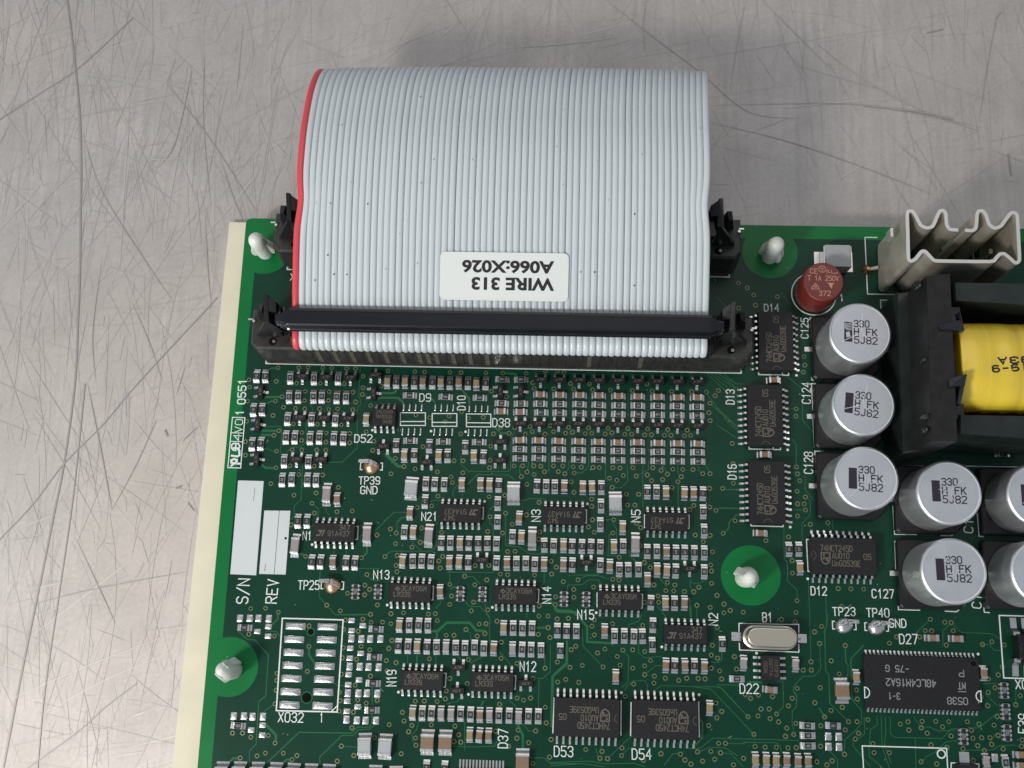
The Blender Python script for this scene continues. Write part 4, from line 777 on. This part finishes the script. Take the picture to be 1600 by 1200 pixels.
# fuse
m=MB(); m.lathe([(3.9,.15),(4.2,.35),(4.25,.8),(4.22,8.0),(4.12,8.35),(3.95,8.5)],56,M_fuse)
fu=B(1285,446,8.5)
o=obj('fuse',m.mesh('fuse',35),board,(fz.x,fz.y,TZ)); 
m=MB(); zt=8.51
text(m,'T 1A 250V',(-3.1,.25),(3.1,.25),1.0,zt,M_fusep,.13,.32); text(m,'372',(-.95,-3.0),(1.35,-3.0),1.0,zt,M_fusep,.14)
text(m,'CE',(-2.6,1.75),(-1.1,1.75),1.0,zt,M_fusep,.13); m.ring(-.15,2.7,.62,.75,zt,M_fusep,20); m.strip([(-.45,3.0),(-.15,2.6),(.15,3.0)],.12,zt,M_fusep); m.strip([(-.15,2.6),(-.15,2.2)],.12,zt+.004,M_fusep)
m.strip([(.8,1.7),(.8,2.5),(1.1,2.5),(1.1,2.0),(1.5,2.0)],.12,zt,M_fusep); m.strip([(1.7,2.5),(1.75,1.85),(2.9,1.85),(2.9,2.15)],.12,zt,M_fusep)
m.strip([(-2.4,-1.6),(-.9,-1.6),(-1.0,-1.2),(-1.65,-.4),(-2.3,-1.2)],.14,zt,M_fusep,closed=True); m.strip([(-1.9,-1.2),(-1.4,-1.2),(-1.65,-.85)],.12,zt,M_fusep,closed=True)
m.flat([(1.0,-.35),(1.55,-1.5),(2.0,-.35)],zt,M_fusep); m.strip([(.75,-.3),(2.2,-.3)],.1,zt+.003,M_fusep)
obj('marking',m.mesh('marking'),o)

# silver block beside the fuse
p0=[B(1289,382,4.2),B(1330,383,4.2),B(1330,417,4.2),B(1289,416,4.2)]
cx=sum(p.x for p in p0)/4; cy=sum(p.y for p in p0)/4
m=MB(); hx=(p0[1].x-p0[0].x)/2; hy=(p0[0].y-p0[3].y)/2
m.loft([rrect(hx,hy,.1,.15,n=1),rrect(hx,hy,.1,4.0,n=1),rrect(hx-.25,hy-.05,.1,4.2,n=1)],M_lgr); o=obj('film_capacitor',m.mesh('film_capacitor'),board,(cx,cy,TZ))
for s in (-1,1):
    m=MB(); m.box(s*(hx+.08)-.07,s*(hx+.08)+.07,-hy+.2,hy-.2,.4,3.9,M_tin); m.box(min(s*hx,s*(hx+1.3)),max(s*hx,s*(hx+1.3)),-2.2,2.2,.06,.22,M_lead); obj('terminal',m.mesh('terminal'),o)

# crystal
pc=mid(ZM,(173,570),(640,795),(640,578),(175,778))
o=thing_ = None
m=MB(); m.loft([rrect(5.55,2.45,.25,.1),rrect(5.55,2.45,.25,.9)],M_base); o=obj('crystal',m.mesh('crystal'),board,(pc.x,pc.y,TZ))
def stad(hx,r,z,n=16):
    return [(hx-r+r*math.cos(math.radians(a)),r*math.sin(math.radians(a)),z) for a in [ -90+180*i/n for i in range(n+1)]]+[(-(hx-r)+r*math.cos(math.radians(a)),r*math.sin(math.radians(a)),z) for a in [90+180*i/n for i in range(n+1)]]
m=MB(); m.loft([stad(5.35,2.28,.95),stad(5.35,2.28,1.25),stad(4.95,1.95,1.45),stad(4.85,1.85,1.7),stad(4.85,1.85,3.4),stad(4.75,1.75,3.6),stad(4.55,1.55,3.68)],M_xtal); obj('can',m.mesh('can',35),o)
m=MB(); text(m,'CS12.000',(-2.9,-.55),(2.9,-.55),1.1,3.69,M_xtal2,.13); obj('marking',m.mesh('marking'),o)
for s in (-1,1):
    m=MB(); m.box(min(s*5.4,s*7.4),max(s*5.4,s*7.4),-.85,.85,.06,.2,M_tin); m.hull([(s*5.5,-.4,.2),(s*5.5,.4,.2),(s*6.3,-.3,.2),(s*6.3,.3,.2),(s*5.5,0,.8)],M_tin); obj('terminal',m.mesh('terminal'),o)

# test-point terminals
def testpoint(zf,x,y,tab,copper):
    p=zf(x,y); r=random.Random(int(x)); m=MB()
    rings=[]
    for rad,z in ((1.75,.06),(1.72,.2),(1.45,.62),(1.05,.95),(.5,1.15),(.1,1.2)):
        rings.append([(rad*math.cos(a)*(1+.05*math.sin(3*a+z)),rad*math.sin(a)*.92+z*.15,z) for a in [2*math.pi*i/28 for i in range(28)]])
    m.loft(rings,M_cu if copper else M_tin); o=obj('test_point',m.mesh('test_point',50),board,(p.x,p.y,TZ))
    m=MB(); s=tab                                # flattened wire loop leaning over the solder
    for k in range(2):
        a=[(s*2.3,1.05-k*.35,1.9+k*.3),(s*.2,1.15-k*.5,1.9+k*.4),(-s*1.3,.5-k*.5,1.3+k*.3)]
        m.hull([(x+dx,y+dy,z+dz) for x,y,z in a[:2] for dx in (-.1,.1) for dy in (-.16,.16) for dz in (-.12,.12)],M_lead)
        m.hull([(x+dx,y+dy,z+dz) for x,y,z in a[1:] for dx in (-.1,.1) for dy in (-.16,.16) for dz in (-.12,.12)],M_lead)
    m.lathe([(.42,.5),(.42,2.0),(.3,2.15)],12,M_lead,s*-.3,.5); obj('wire_loop',m.mesh('wire_loop',40),o)
    m=MB()
    for s in (-1,1): m.strip([(s*1.9,.75),(s*2.3,.75),(s*2.3,-.75),(s*1.9,-.75)],.2,ZS_,M_silk)
    obj('silkscreen_bracket',m.mesh('silkscreen_bracket'),o,(0,.1,0))
testpoint(ZA,1282,1010,-1,True); testpoint(ZE,957,935,-1,True); testpoint(ZM,995,590,1,False); testpoint(ZM,1248,602,1,False)

# socket strip at the right edge
m=MB(); p=ZN(1580,255); m.loft([rrect(3.0,2.5,.3,.3),rrect(3.0,2.5,.3,3.2),rrect(2.7,2.2,.3,3.6)],M_plas)
o=obj('socket_strip',m.mesh('socket_strip'),board,(p.x+1.2,p.y,TZ))
for i,dx in enumerate((-2.4,-.2,2.0)):
    m=MB(); m.lathe([(.95,3.3),(.95,3.75),(.6,3.9)],14,M_base,dx+.2,0); obj('contact_cup',m.mesh('contact_cup',40),o)
    for s in (-1,1):
        m=MB(); m.prism_x([(s*2.2,.06),(s*5.6,.06),(s*5.6,.25),(s*3.6,.45),(s*2.9,1.6),(s*2.2,1.8)] if s<0 else [(2.2,1.8),(2.9,1.6),(3.6,.45),(5.6,.25),(5.6,.06),(2.2,.06)],dx-.62,dx+.62,M_lead); obj('lead',m.mesh('lead',40),o,(-.3+ (.1 if s>0 else -.1),0,0))

# ------------------------------------------------------------------ heat sink
zt=19.5; P=[(840,395),(860,412),(890,395),(925,350),(950,348),(985,385),(1010,408),(1060,412),(1380,415),(1415,395),(1440,367),(1470,364),(1510,395),(1545,425),(1570,405),(1566,300),(1556,120),(1543,96),(1517,94),(1490,125),(1450,180),(1405,195),(1370,170),(1350,110),(1328,82),(1302,84),(1291,110),(1285,190),(1262,211),(1212,209)]
Q=[(1168,207),(1112,203),(1091,170),(1085,100),(1068,78),(1045,86),(1028,120),(1000,182),(960,194),(920,175),(885,110),(862,82),(838,86),(832,110),(836,250)]
loop=[ZQ(x,y,zt) for x,y in P]; loop2=[ZQ(x,y,zt) for x,y in Q]+[loop[0]]
def smooth2(L,n=5):
    out=[]
    for i in range(len(L)-1):
        a=L[max(i-1,0)];b=L[i];c=L[i+1];d=L[min(i+2,len(L)-1)]
        for k in range(n):
            t=k/n; cat=0.5*((2*b)+(c-a)*t+(2*a-5*b+4*c-d)*t*t+(3*b-a-3*c+d)*t**3); out.append(b.lerp(c,t).lerp(cat,.65))
    out.append(L[-1]); return out
path=smooth2(loop2+loop[1:],3)
hc=path[0]
def wall(path,w,z0,z1,m,mt,org):
    mbx=MB(); n=len(path); Lf=[];Rt=[]
    for i in range(n):
        a=path[max(i-1,0)];b=path[min(i+1,n-1)]; t=Vector((b.x-a.x,b.y-a.y)).normalized(); nr=Vector((-t.y,t.x))
        Lf.append((path[i].x+nr.x*w/2-org.x,path[i].y+nr.y*w/2-org.y)); Rt.append((path[i].x-nr.x*w/2-org.x,path[i].y-nr.y*w/2-org.y))
    v=[(x,y,z0) for x,y in Lf]+[(x,y,z0) for x,y in Rt]+[(x,y,z1) for x,y in Lf]+[(x,y,z1) for x,y in Rt]
    f=[];ft=[]
    for i in range(n-1):
        f+=[(i,i+1,2*n+i+1,2*n+i)[::-1],(n+i,n+i+1,3*n+i+1,3*n+i),(i,n+i,n+i+1,i+1)]
        ft.append((2*n+i,2*n+i+1,3*n+i+1,3*n+i)[::-1])
    f+=[(0,n,3*n,2*n)[::-1],(n-1,2*n-1,4*n-1,3*n-1)]
    mbx.add(v,f,m); mbx.add(v,ft,mt); return mbx
org=Vector((sum(p.x for p in path)/len(path),sum(p.y for p in path)/len(path),0))
mbx=wall(path,.68,.6,zt,M_sink,M_sinke,org)
hs=obj('heat_sink',mbx.mesh('heat_sink',40),board,(org.x,org.y,TZ))
lf=ZQ(610,450,3)
m=MB(); q=ZQ(565,470,0); m.lathe([(1.15,.06),(1.1,.3),(.5,.9),(.35,1.2)],18,M_cu,q.x-org.x,q.y-org.y); m.hull([(q.x-org.x+dx,q.y-org.y+dy,z) for dx,dy,z in ((0,-.3,.3),(0,.3,.3),(1.9,-.3,2.0),(1.9,.3,2.0),(1.9,-.3,.9),(1.9,.3,.9))],M_sink); obj('mounting_tab',m.mesh('mounting_tab',40),hs)
m=MB(); q=ZQ(715,240,16); m.box(q.x-org.x-.25,q.x-org.x+.25,q.y-org.y-.9,q.y-org.y+.9,14.5,17.5,M_sinke); obj('punched_tab',m.mesh('punched_tab'),hs)
for x,y in ((1010,300),(1345,380),(1432,250)):
    m=MB(); q=ZQ(x,y,6); m.box(q.x-org.x-.35,q.x-org.x+.35,q.y-org.y-.5,q.y-org.y+.5,.1,9,M_sink); obj('mounting_tab',m.mesh('mounting_tab'),hs)

# ------------------------------------------------------------------ transformer
tp=B(1500,565,0); ox,oy=tp.x,tp.y
def rel(px,py,z): p=B(px,py,z); return (p.x-ox,p.y-oy,z)
def slab(pts,z0,z1,m,bev=.3):
    top=[rel(x,y,z1) for x,y in pts]; c=Vector((sum(p[0] for p in top)/4,sum(p[1] for p in top)/4))
    ins=[(c.x+(x-c.x)*(1-.04),c.y+(y-c.y)*(1-.02),z1) for x,y,_ in top]
    mbx=MB(); mbx.loft([[(x,y,z0) for x,y,_ in top][::-1],[(x,y,z1-bev) for x,y,_ in top][::-1],ins[::-1]],m); return mbx

tf=obj('transformer',slab([(1402,457),(1446,452),(1456,702),(1412,708)],.3,13,M_ferr2).mesh('transformer'),board,(ox,oy,TZ))
def tpart(name,mbx,sm=None): return obj(name,mbx.mesh(name,sm),tf)
tpart('core_plate',slab([(1447,431),(1485,427),(1497,689),(1456,689)],2,24,M_ferr,.25))
tpart('core_leg',slab([(1489,441),(1660,444),(1660,479),(1491,470)],2,21.5,M_ferr2,.4))
tpart('core_leg',slab([(1498,648),(1660,651),(1660,688),(1498,678)],2,20,M_ferr2,.4))
tpart('bobbin_base',slab([(1425,470),(1660,470),(1660,690),(1432,690)],.5,5,M_base,.3))
tpart('bobbin_flange',slab([(1484,478),(1500,478),(1507,655),(1494,655)],3,19.5,M_tape,.3))
# yellow coil: flattened barrel along x with tape turns
yt=rel(1550,497,20)[1]; yb=rel(1550,645,18)[1]; yc=(yt+yb)/2; ry=(yt-yb)/2; zc=12.2; rz_=10.6
x0=rel(1502,570,22)[0]; x1=x0+26
mbx=MB(); rings=[]; n=64
xs=[x0-.1,x0,x0+.35]; gr=[-.6,-.12,0]
rr_=random.Random(5); xx=x0+.35; g_=0
while xx<x1-1:
    xx+=rr_.uniform(.7,1.9); g_=max(-.03,min(.12,g_+rr_.uniform(-.05,.05))); xs+=[xx,xx+.05]; gr+=[gr[-1],g_]
xs.append(x1); gr.append(g_)
for x,g in zip(xs,gr):
    rg=[]
    for i in range(n):
        a=2*math.pi*i/n; ca,sa=math.cos(a),math.sin(a); e=.72
        rg.append((x,yc+(ry+g)*math.copysign(abs(ca)**e,ca),zc+(rz_+g)*math.copysign(abs(sa)**e,sa)))
    rings.append(rg)
mbx.loft(rings,M_yel); coil=tpart('coil',mbx,35)
mbx=MB(); k=[]
for j in range(30):
    x=x0+j*26/29.; w=.9+.5*math.sin(j*1.7)+.3*math.sin(j*3.1)
    k.append((x,w))
vs=[];fs=[]
def surf(a,off,e=.72):
    ca,sa=math.cos(a),math.sin(a); return (yc+(ry+off)*math.copysign(abs(ca)**e,ca), zc+(rz_+off)*math.copysign(abs(sa)**e,sa))
for j,(x,w) in enumerate(k):
    for a in (3.15,2.98,2.93-.03*w,2.90-.06*w,2.88-.09*w):
        y,z=surf(a,.16); vs.append((x,y,z))
for j in range(29):
    for q in range(4): fs.append((j*5+q,j*5+q+1,(j+1)*5+q+1,(j+1)*5+q))
mbx.add(vs,fs,M_varn); obj('varnish_edge',mbx.mesh('varnish_edge'),tf)
# print on the tape (reads the other way up)
mbx=MB()
zt=zc+rz_+.15
def onc(x,y): 
    c=max(-1,min(1,(y-yc)/ry)); 
    cc=abs(c)**(1/.72); sa=math.sqrt(max(0,1-cc*cc)); return zc+(rz_)*sa**.72+.12
def ctext(s,pa,pb,h):
    t=MB(); text(t,s,pa,pb,h,0,M_ink,.34,.5); mbx.add([(x,y,onc(x,y)) for x,y,_ in t.v],t.f,M_ink)
a=rel(1608,556,zt); b=rel(1560,559,zt); ctext('093A',(a[0]+2.2,a[1]),(b[0],b[1]),1.15)
a=rel(1608,568,zt-.2); b=rel(1550,572,zt-.2); ctext('619-9',(a[0]+1.4,a[1]),(b[0],b[1]),1.15)
obj('marking',mbx.mesh('marking'),tf)
for pts,z1 in (([(1466,508),(1500,500),(1507,517),(1470,514)],24.5),([(1482,592),(1510,584),(1508,602),(1484,604)],24.6),([(1497,488),(1500,486),(1507,515),(1503,517)],24.2),([(1503,587),(1511,585),(1501,632),(1496,630)],24.0)):
    mbx=MB(); mbx.hull([rel(x,y,z1+ (0.3 if i%2 else -.2)) for i,(x,y) in enumerate(pts)]+[(q[0],q[1],q[2]-1.6) for q in [rel(x,y,z1) for x,y in pts]],M_tape); tpart('tape_end',mbx)
mbx=MB()
for i in range(6):
    p=rel(1408+i*1.2,706,1); 
mbx=MB()
for px_,py_,rr in ((1438,445,.5),(1450,650,.7),(1449,670,.55),(1447,560,.35)):
    p=rel(px_,py_,23); mbx.lathe([(rr,p[2]-3),(rr*1.1,p[2]-1),(rr*.8,p[2]),(rr*.2,p[2]+.2)],12,M_ferr2,p[0],p[1])
tpart('varnish_drip',mbx,50)
for px_ in (1413,1419):
    mbx=MB(); p=rel(px_,712,1); mbx.lathe([(.3,0.1),(.3,4.0)],10,M_cu,p[0],p[1]); tpart('pin',mbx,40)

# ------------------------------------------------------------------ pin headers with ejector latches
YS=-32.9
def latch_mesh(s):
    m=MB()
    # tent-shaped thumb lever, pieces given for the left-hand latch and mirrored by s
    def H(pts,mm=M_plas): m.hull([(s*x,y,z) for x,y,z in pts],mm)
    H([(-.45,-4.0,19.9),(.45,-4.0,19.7),(-.4,1.0,22.3),(.4,1.0,22.1),(-2.0,-4.2,13),(2.0,-4.2,13),(-.5,.9,16.5),(.6,.9,16.5),(-1.8,-1.2,13),(2.0,-1.2,13)])
    H([(-4.6,-4.2,9.6),(1.0,-4.2,9.6),(-4.5,-3.2,9.6),(1.0,-3.2,9.6),(-.5,-4.0,19.4),(.5,-4.0,19.4),(-.4,-3.1,19.2),(.5,-3.1,19.2)])
    H([(-4.4,-.6,9.4),(-4.4,1.4,9.4),(-3.5,-.6,14.5),(-3.2,1.0,15.5),(-2.6,-.6,15),(-2.2,1.0,15.5),(-1.4,1.4,9.4),(-1.4,-.6,9.4)])
    H([(0,1.0,22.0),(1.9,-.1,21.0),(1.9,-2.0,20.2),(0,-2.0,20.6),(0,.9,17.5),(1.9,-.1,18),(1.9,-2.0,18),(0,-2.0,17.5)])
    for k in range(2):
        x=2.0+.9*k; H([(x,-3.0,15),(x+.4,-3.0,15),(x,-.6,15),(x+.4,-.6,15),(x,-3.0,18.6-.3*k),(x+.4,-3.0,18.6-.3*k),(x,-.7,19.4-.3*k),(x+.4,-.7,19.4-.3*k)])
    H([(.3,-4.0,13.5),(3.9,-3.6,13.5),(.3,-4.0,15.0),(3.9,-3.6,15.0),(.3,-.8,13.5),(3.9,-.8,13.5),(.3,-.8,17.0),(3.9,-.8,17.4)])
    return m.mesh('latch')
LAT={1:latch_mesh(1),-1:latch_mesh(-1)}
def header(xl,xr,ys,lx,contacts):
    cx=(xl+xr)/2; hw=(xr-xl)/2; m=MB()
    yN=9.4; ch=1.3; cy=1.2
    out=[(-hw,cy),(-hw+ch,0),(hw-ch,0),(hw,cy),(hw,yN),(-hw,yN)]
    ins=[(-hw+.3,cy+.15),(-hw+ch+.1,.3),(hw-ch-.1,.3),(hw-.3,cy+.15),(hw-.3,yN-.3),(-hw+.3,yN-.3)]
    m.loft([[(x,y,.2) for x,y in out],[(x,y,3.0) for x,y in out],[(x,max(y,.75) if y<5 and y<cy-.1 else y+(.8 if y<5 else 0),8.4) for x,y in out],[(x,y+(.9 if y<5 else 0),8.9) for x,y in ins]],M_smoke)
    m.box(-hw+ch+.5,hw-ch-.5,-.28,.0,.25,1.5,M_smoke)
    o=obj('pin_header',m.mesh('pin_header'),board,(cx,ys,TZ))
    for s in (1,-1): obj('latch',LAT[s],o,(-s*(cx-lx) if s==1 else (cx-lx),7.4,0))
    for s in (-1,1):
        m=MB(); m.lathe([(.8,8.91),(.8,9.0)],18,M_hole,s*(hw-4.6),2.3); m.lathe([(.35,8.9),(.35,9.15)],10,M_lead,s*(hw-4.6)+.3,2.3); obj('pivot_pin',m.mesh('pivot_pin'),o)
        m=MB(); m.lathe([(.3,9.0),(.3,9.4)],8,M_lead,s*(hw-.4),6.5); m.box(s*(hw-.2)-.5,s*(hw-.2)+.5,6.3,6.6,10.5,10.9,M_lead); obj('pivot_pin',m.mesh('pivot_pin'),o)
    if contacts:
        n=46; w=(2*hw-24)
        m=MB(); m.loft([rrect(.46,.06,.03,1.7,0,.1,n=1),rrect(.46,.06,.03,3.0,0,.1,n=1),rrect(.46,.06,.03,8.0,0,.8,n=1)],M_cont); cm=m.mesh('contact')
        m=MB(); m.loft([rrect(.40,.05,.03,1.7,0,.1,n=1),rrect(.40,.05,.03,3.0,0,.1,n=1),rrect(.40,.05,.03,8.0,0,.8,n=1)],M_smoke); cm2=m.mesh('contact')
        for i in range(n):
            x=-w/2+w*i/(n-1); obj('contact',cm if (i%2 and i<22) or random.random()<.12 else cm2,o,(x,-.16,0))
    return o
header(6.0,109.2,-32.7,12.1,True)
header(9.0,107.0,-11.5,15.0,False)

# ------------------------------------------------------------------ ribbon cable
rc=thing('ribbon_cable','grey ribbon cable with one red edge wire looping between two black latched connectors','cable',57.9,-28,9.0)
CX0=57.9; CY0=-28.0; CZ0=9.0
ctrl=[(-27.0,14.2),(-30.5,14.3),(-32.9,14.9),(-33.75,16.6),(-32.9,18.3),(-30.4,18.95),(-27.5,19.7),(-24.5,20.9),(-20,22.0),(-15,23.1),(-9,24.2),(-3.5,24.8),(3,25.0),(9,24.6),(14.5,23.5),(20.3,21.9),(24.8,19.5),(27.5,16.7),(28.4,13.7),(27.2,11.1),(24.0,9.4),(18,9.0),(10,9.6),(3,11.0),(-2,12.6),(-6,13.4),(-9,13.5)]
def cr(C,n):
    out=[]
    for i in range(len(C)-1):
        a=Vector(C[max(i-1,0)]);b=Vector(C[i]);c=Vector(C[i+1]);d=Vector(C[min(i+2,len(C)-1)])
        for k in range(n):
            t=k/n; out.append(0.5*((2*b)+(c-a)*t+(2*a-5*b+4*c-d)*t*t+(3*b-a-3*c+d)*t**3))
    out.append(Vector(C[-1])); return out
path2=cr(ctrl,4)
def nrm(i):
    a=path2[max(i-1,0)];b=path2[min(i+1,len(path2)-1)]; t=(b-a).normalized(); return Vector((-t.y,t.x)),t
def xshift(i):
    y,z=path2[i]; j=i/len(path2)
    v=max(0,y-10)/16.; return .55*v*v*(1 if z>10 else 1)
def wire_mesh(dent=0.0,m_=M_wire):
    m=MB(); rings=[]; hw,hh=.655,.36
    for i,p in enumerate(path2):
        nn,t=nrm(i); rg=[]
        dx=xshift(i)
        if dent and p.y>18: dx+=dent*math.exp(-((p.x+5.5)/4.0)**2)
        for k in range(10):
            a=2*math.pi*k/10+math.pi/10; r=(math.cos(a)*hw, math.sin(a)*hh)
            y=p.x+nn.x*r[1]; z=p.y+nn.y*r[1]
            rg.append((dx+r[0], y-CY0, z-CZ0))
        rings.append(rg)
    m.loft([r[::-1] for r in rings],m_); return m.mesh('wire',60)
WM=wire_mesh(); NW=64; PITCH=1.272
for i in range(NW):
    x=(i-(NW-1)/2)*PITCH
    de={0:.62,1:.45,2:.28,3:.15,4:.06,63:-.5,62:-.36,61:-.2,60:-.1}.get(i,0)
    me=wire_mesh(de,M_red if i==0 else M_wire) if de else WM
    o=obj('wire',me,rc,(x+random.gauss(0,.022),0,random.gauss(0,.03))); o.scale.y=1-.012*abs(x/40.)**4
    if i==0: o['label']='red edge wire of the ribbon cable'
sp=MB(); sr=random.Random(4)
for i in range(34):
    k=sr.randrange(30,66); p=path2[k]; nn,_=nrm(k); x=sr.uniform(-39,39); x=round((x-PITCH/2)/PITCH)*PITCH+PITCH/2+sr.uniform(-.2,.2); r_=sr.uniform(.05,.14); e=.47
    cy_,cz_=p.x+nn.x*e,p.y+nn.y*e
    sp.add([(x+xshift(k)+r_*math.cos(j*1.047),cy_-CY0+r_*1.5*math.sin(j*1.047)*nn.y,cz_-CZ0-r_*1.5*math.sin(j*1.047)*nn.x) for j in range(6)],[(0,1,2,3,4,5)],M_ferr)
o=obj('specks',sp.mesh('specks'),rc); o['kind']='stuff'
# black sockets and the strain relief bar
m=MB(); m.loft([rrect(42.6,3.9,.5,8.95-CZ0,0,-.3,1),rrect(42.6,3.9,.5,13.4-CZ0,0,-.3,1),rrect(42.3,3.2,.4,14.0-CZ0,0,.3,1)],M_plas); m.loft([rrect(41.5,2.6,.4,14.7-CZ0,0,.6,1),rrect(41.5,2.6,.4,18.2-CZ0,0,.6,1)],M_plas)
obj('socket',m.mesh('socket'),rc)
m=MB(); m.loft([rrect(42.6,3.9,.5,8.95-CZ0,0,0,1),rrect(42.6,3.9,.5,12.9-CZ0,0,0,1)],M_plas); m.loft([rrect(42.6,2.6,.4,14.1-CZ0,0,0,1),rrect(42.6,2.6,.4,18.5-CZ0,0,0,1)],M_plas)
obj('socket',m.mesh('socket'),rc,(0,21.0,0))
m=MB()
prof=[(-2.2,20.0),(-2.3,20.5),(-2.15,20.95),(-1.85,21.1),(-1.5,22.1),(-1.2,22.3),(1.25,22.6),(1.45,22.25),(1.95,22.2),(2.2,21.6),(2.2,20.4)]
yb=-29.0-CY0
def barring(x,k): return [(x,yb+y*k,z-CZ0-(1-k)*1.2) for y,z in prof]
m.loft([r for r in [barring(-43.6,.45),barring(-42.6,.5),barring(-41.2,.97),barring(-40.8,1),barring(0,1.0),barring(40.4,1),barring(41.0,.97),barring(42.4,.55),barring(43.4,.5)]],M_bar)
obj('strain_relief_bar',m.mesh('strain_relief_bar'),rc)
# label wrapped on the wires, print upside down
def onpath(y,off):
    best=None
    for i in range(20,len(path2)-1):
        a,b=path2[i],path2[i+1]
        if a.x<=y<=b.x and a.y>18:
            t=(y-a.x)/(b.x-a.x); q=a.lerp(b,t); nn,_=nrm(i); return Vector((q.x+nn.x*off,q.y+nn.y*off))
    return Vector((y,24))
xa,xb,ya,yb2=46.3,71.35,-24.45,-15.35
m=MB(); N=14
rows=[]
hx,hy=(xb-xa)/2,(yb2-ya)/2; mx,my=(xa+xb)/2,(ya+yb2)/2
def width_at(y):
    d=abs(y-my); r=1.0
    return hx if d<hy-r else hx-r+math.sqrt(max(0,r*r-(d-hy+r)**2))
ys=[ya]+[ya+.15,ya+.4,ya+.7,ya+1.0]+[ya+1+(yb2-ya-2)*i/N for i in range(1,N)]+[yb2-1.0,yb2-.7,yb2-.4,yb2-.15,yb2]
for y in ys:
    w=width_at(y); p=onpath(y,.56); q=onpath(y,.48)
    rows.append([(mx-w-CX0,p.x-CY0,p.y-CZ0),(mx+w-CX0,p.x-CY0,p.y-CZ0),(mx-w-CX0,q.x-CY0,q.y-CZ0),(mx+w-CX0,q.x-CY0,q.y-CZ0)])
vs=[v for r in rows for v in r]; fs=[]
for i in range(len(rows)-1):
    a=i*4;b=a+4; fs+=[(a,a+1,b+1,b),(a+2,b+2,b+3,a+3),(a,b,b+2,a+2),(a+1,a+3,b+3,b+1)]
fs+=[(0,2,3,1),(len(vs)-4,len(vs)-3,len(vs)-1,len(vs)-2)]
m.add(vs,fs,M_label); lb=obj('label',m.mesh('label'),rc); lb['label']='white sticker reading WIRE 313 A066:X026'
Zl=Z(670,380,1600/240)
def lettering(s,xr,yline,hpx,xl,z):
    # letters from the built-in face, fitted between two marks, turned upside down
    cu=bpy.data.curves.new('lettering','FONT'); cu.body=s; cu.size=1; cu.offset=.036; cu.resolution_u=4
    t=bpy.data.objects.new('tmp',cu); col.objects.link(t)
    dg=bpy.context.evaluated_depsgraph_get(); me=bpy.data.meshes.new_from_object(t.evaluated_get(dg)); bpy.data.objects.remove(t)
    vx=[v.co.x for v in me.vertices]; vy=[v.co.y for v in me.vertices]
    x0_,x1_,y0_,y1_=min(vx),max(vx),min(vy),max(vy)
    P0=Zl(xr,yline,z); P1=Zl(xl,yline,z); P2=Zl(xr,yline-hpx,z) 
    L=P0.x-P1.x; h=abs(P2.y-P0.y)
    for v in me.vertices:
        wx=P0.x-(v.co.x-x0_)/(x1_-x0_)*L; wy=P0.y+h-(v.co.y-y0_)/(y1_-y0_)*h
        q=onpath(wy,.585); v.co=((wx-CX0)*U,(q.x-CY0)*U,(q.y-CZ0)*U)
    me.materials.append(M_lett); return me
for s,xr,yl,h,xl,z in (('A066:X026',1305,305,125,342,23.3),('WIRE 313',1305,482,125,440,22.6)):
    obj('lettering',lettering(s,xr,yl,h,xl,z),lb)

# ------------------------------------------------------------------ nylon stand-offs clipped through the board
m=MB(); m.lathe([(3.1,0),(3.1,2.9)],28,M_nyl); m.lathe([(1.75,2.9),(1.75,10.5),(1.68,12.0),(1.45,12.9),(1.0,13.4),(.4,13.6)],28,M_nyl); SO1=m.mesh('stand_off',40)
m=MB()
for s in (1,-1): m.hull([(s*1.2,-.8,12.4),(s*1.2,.8,12.4),(s*1.3,-.9,5.2),(s*1.3,.9,5.2),(s*2.2,-.75,5.0),(s*2.2,.75,5.0),(s*2.5,-.8,6.4),(s*2.5,.8,6.4),(s*2.35,-.8,7.6),(s*2.35,.8,7.6)],M_nyl)
SOW=m.mesh('barb')
m=MB(); m.lathe([(1.9,2.9),(1.95,6.5),(2.05,8.5),(1.7,10.6),(1.1,12.2),(.4,12.8)],22,M_nyl); SO2=m.mesh('stand_off',40)
for x,y,rz,me,lab in ((415,394,.15,SO1,'translucent white nylon stand-off at the top left board corner beside the connector latch'),(1202,401,-.5,SO1,'translucent white nylon stand-off at the top board edge near the red fuse'),
   (364,1046,1.0,SO2,'translucent white nylon stand-off at the left board edge beside the cream sheet'),(1163,903,-.6,SO2,'translucent white nylon stand-off amid the chips above the metal crystal')):
    p=B(x,y,0); o=obj('stand_off',me,None,(p.x,p.y,0),rz); o.location.z=wz(-4.5); tag(o,lab,'stand-off','nylon stand-offs holding the board')
    w=obj('barb',SOW,o)
print('COUNTS',cnt)
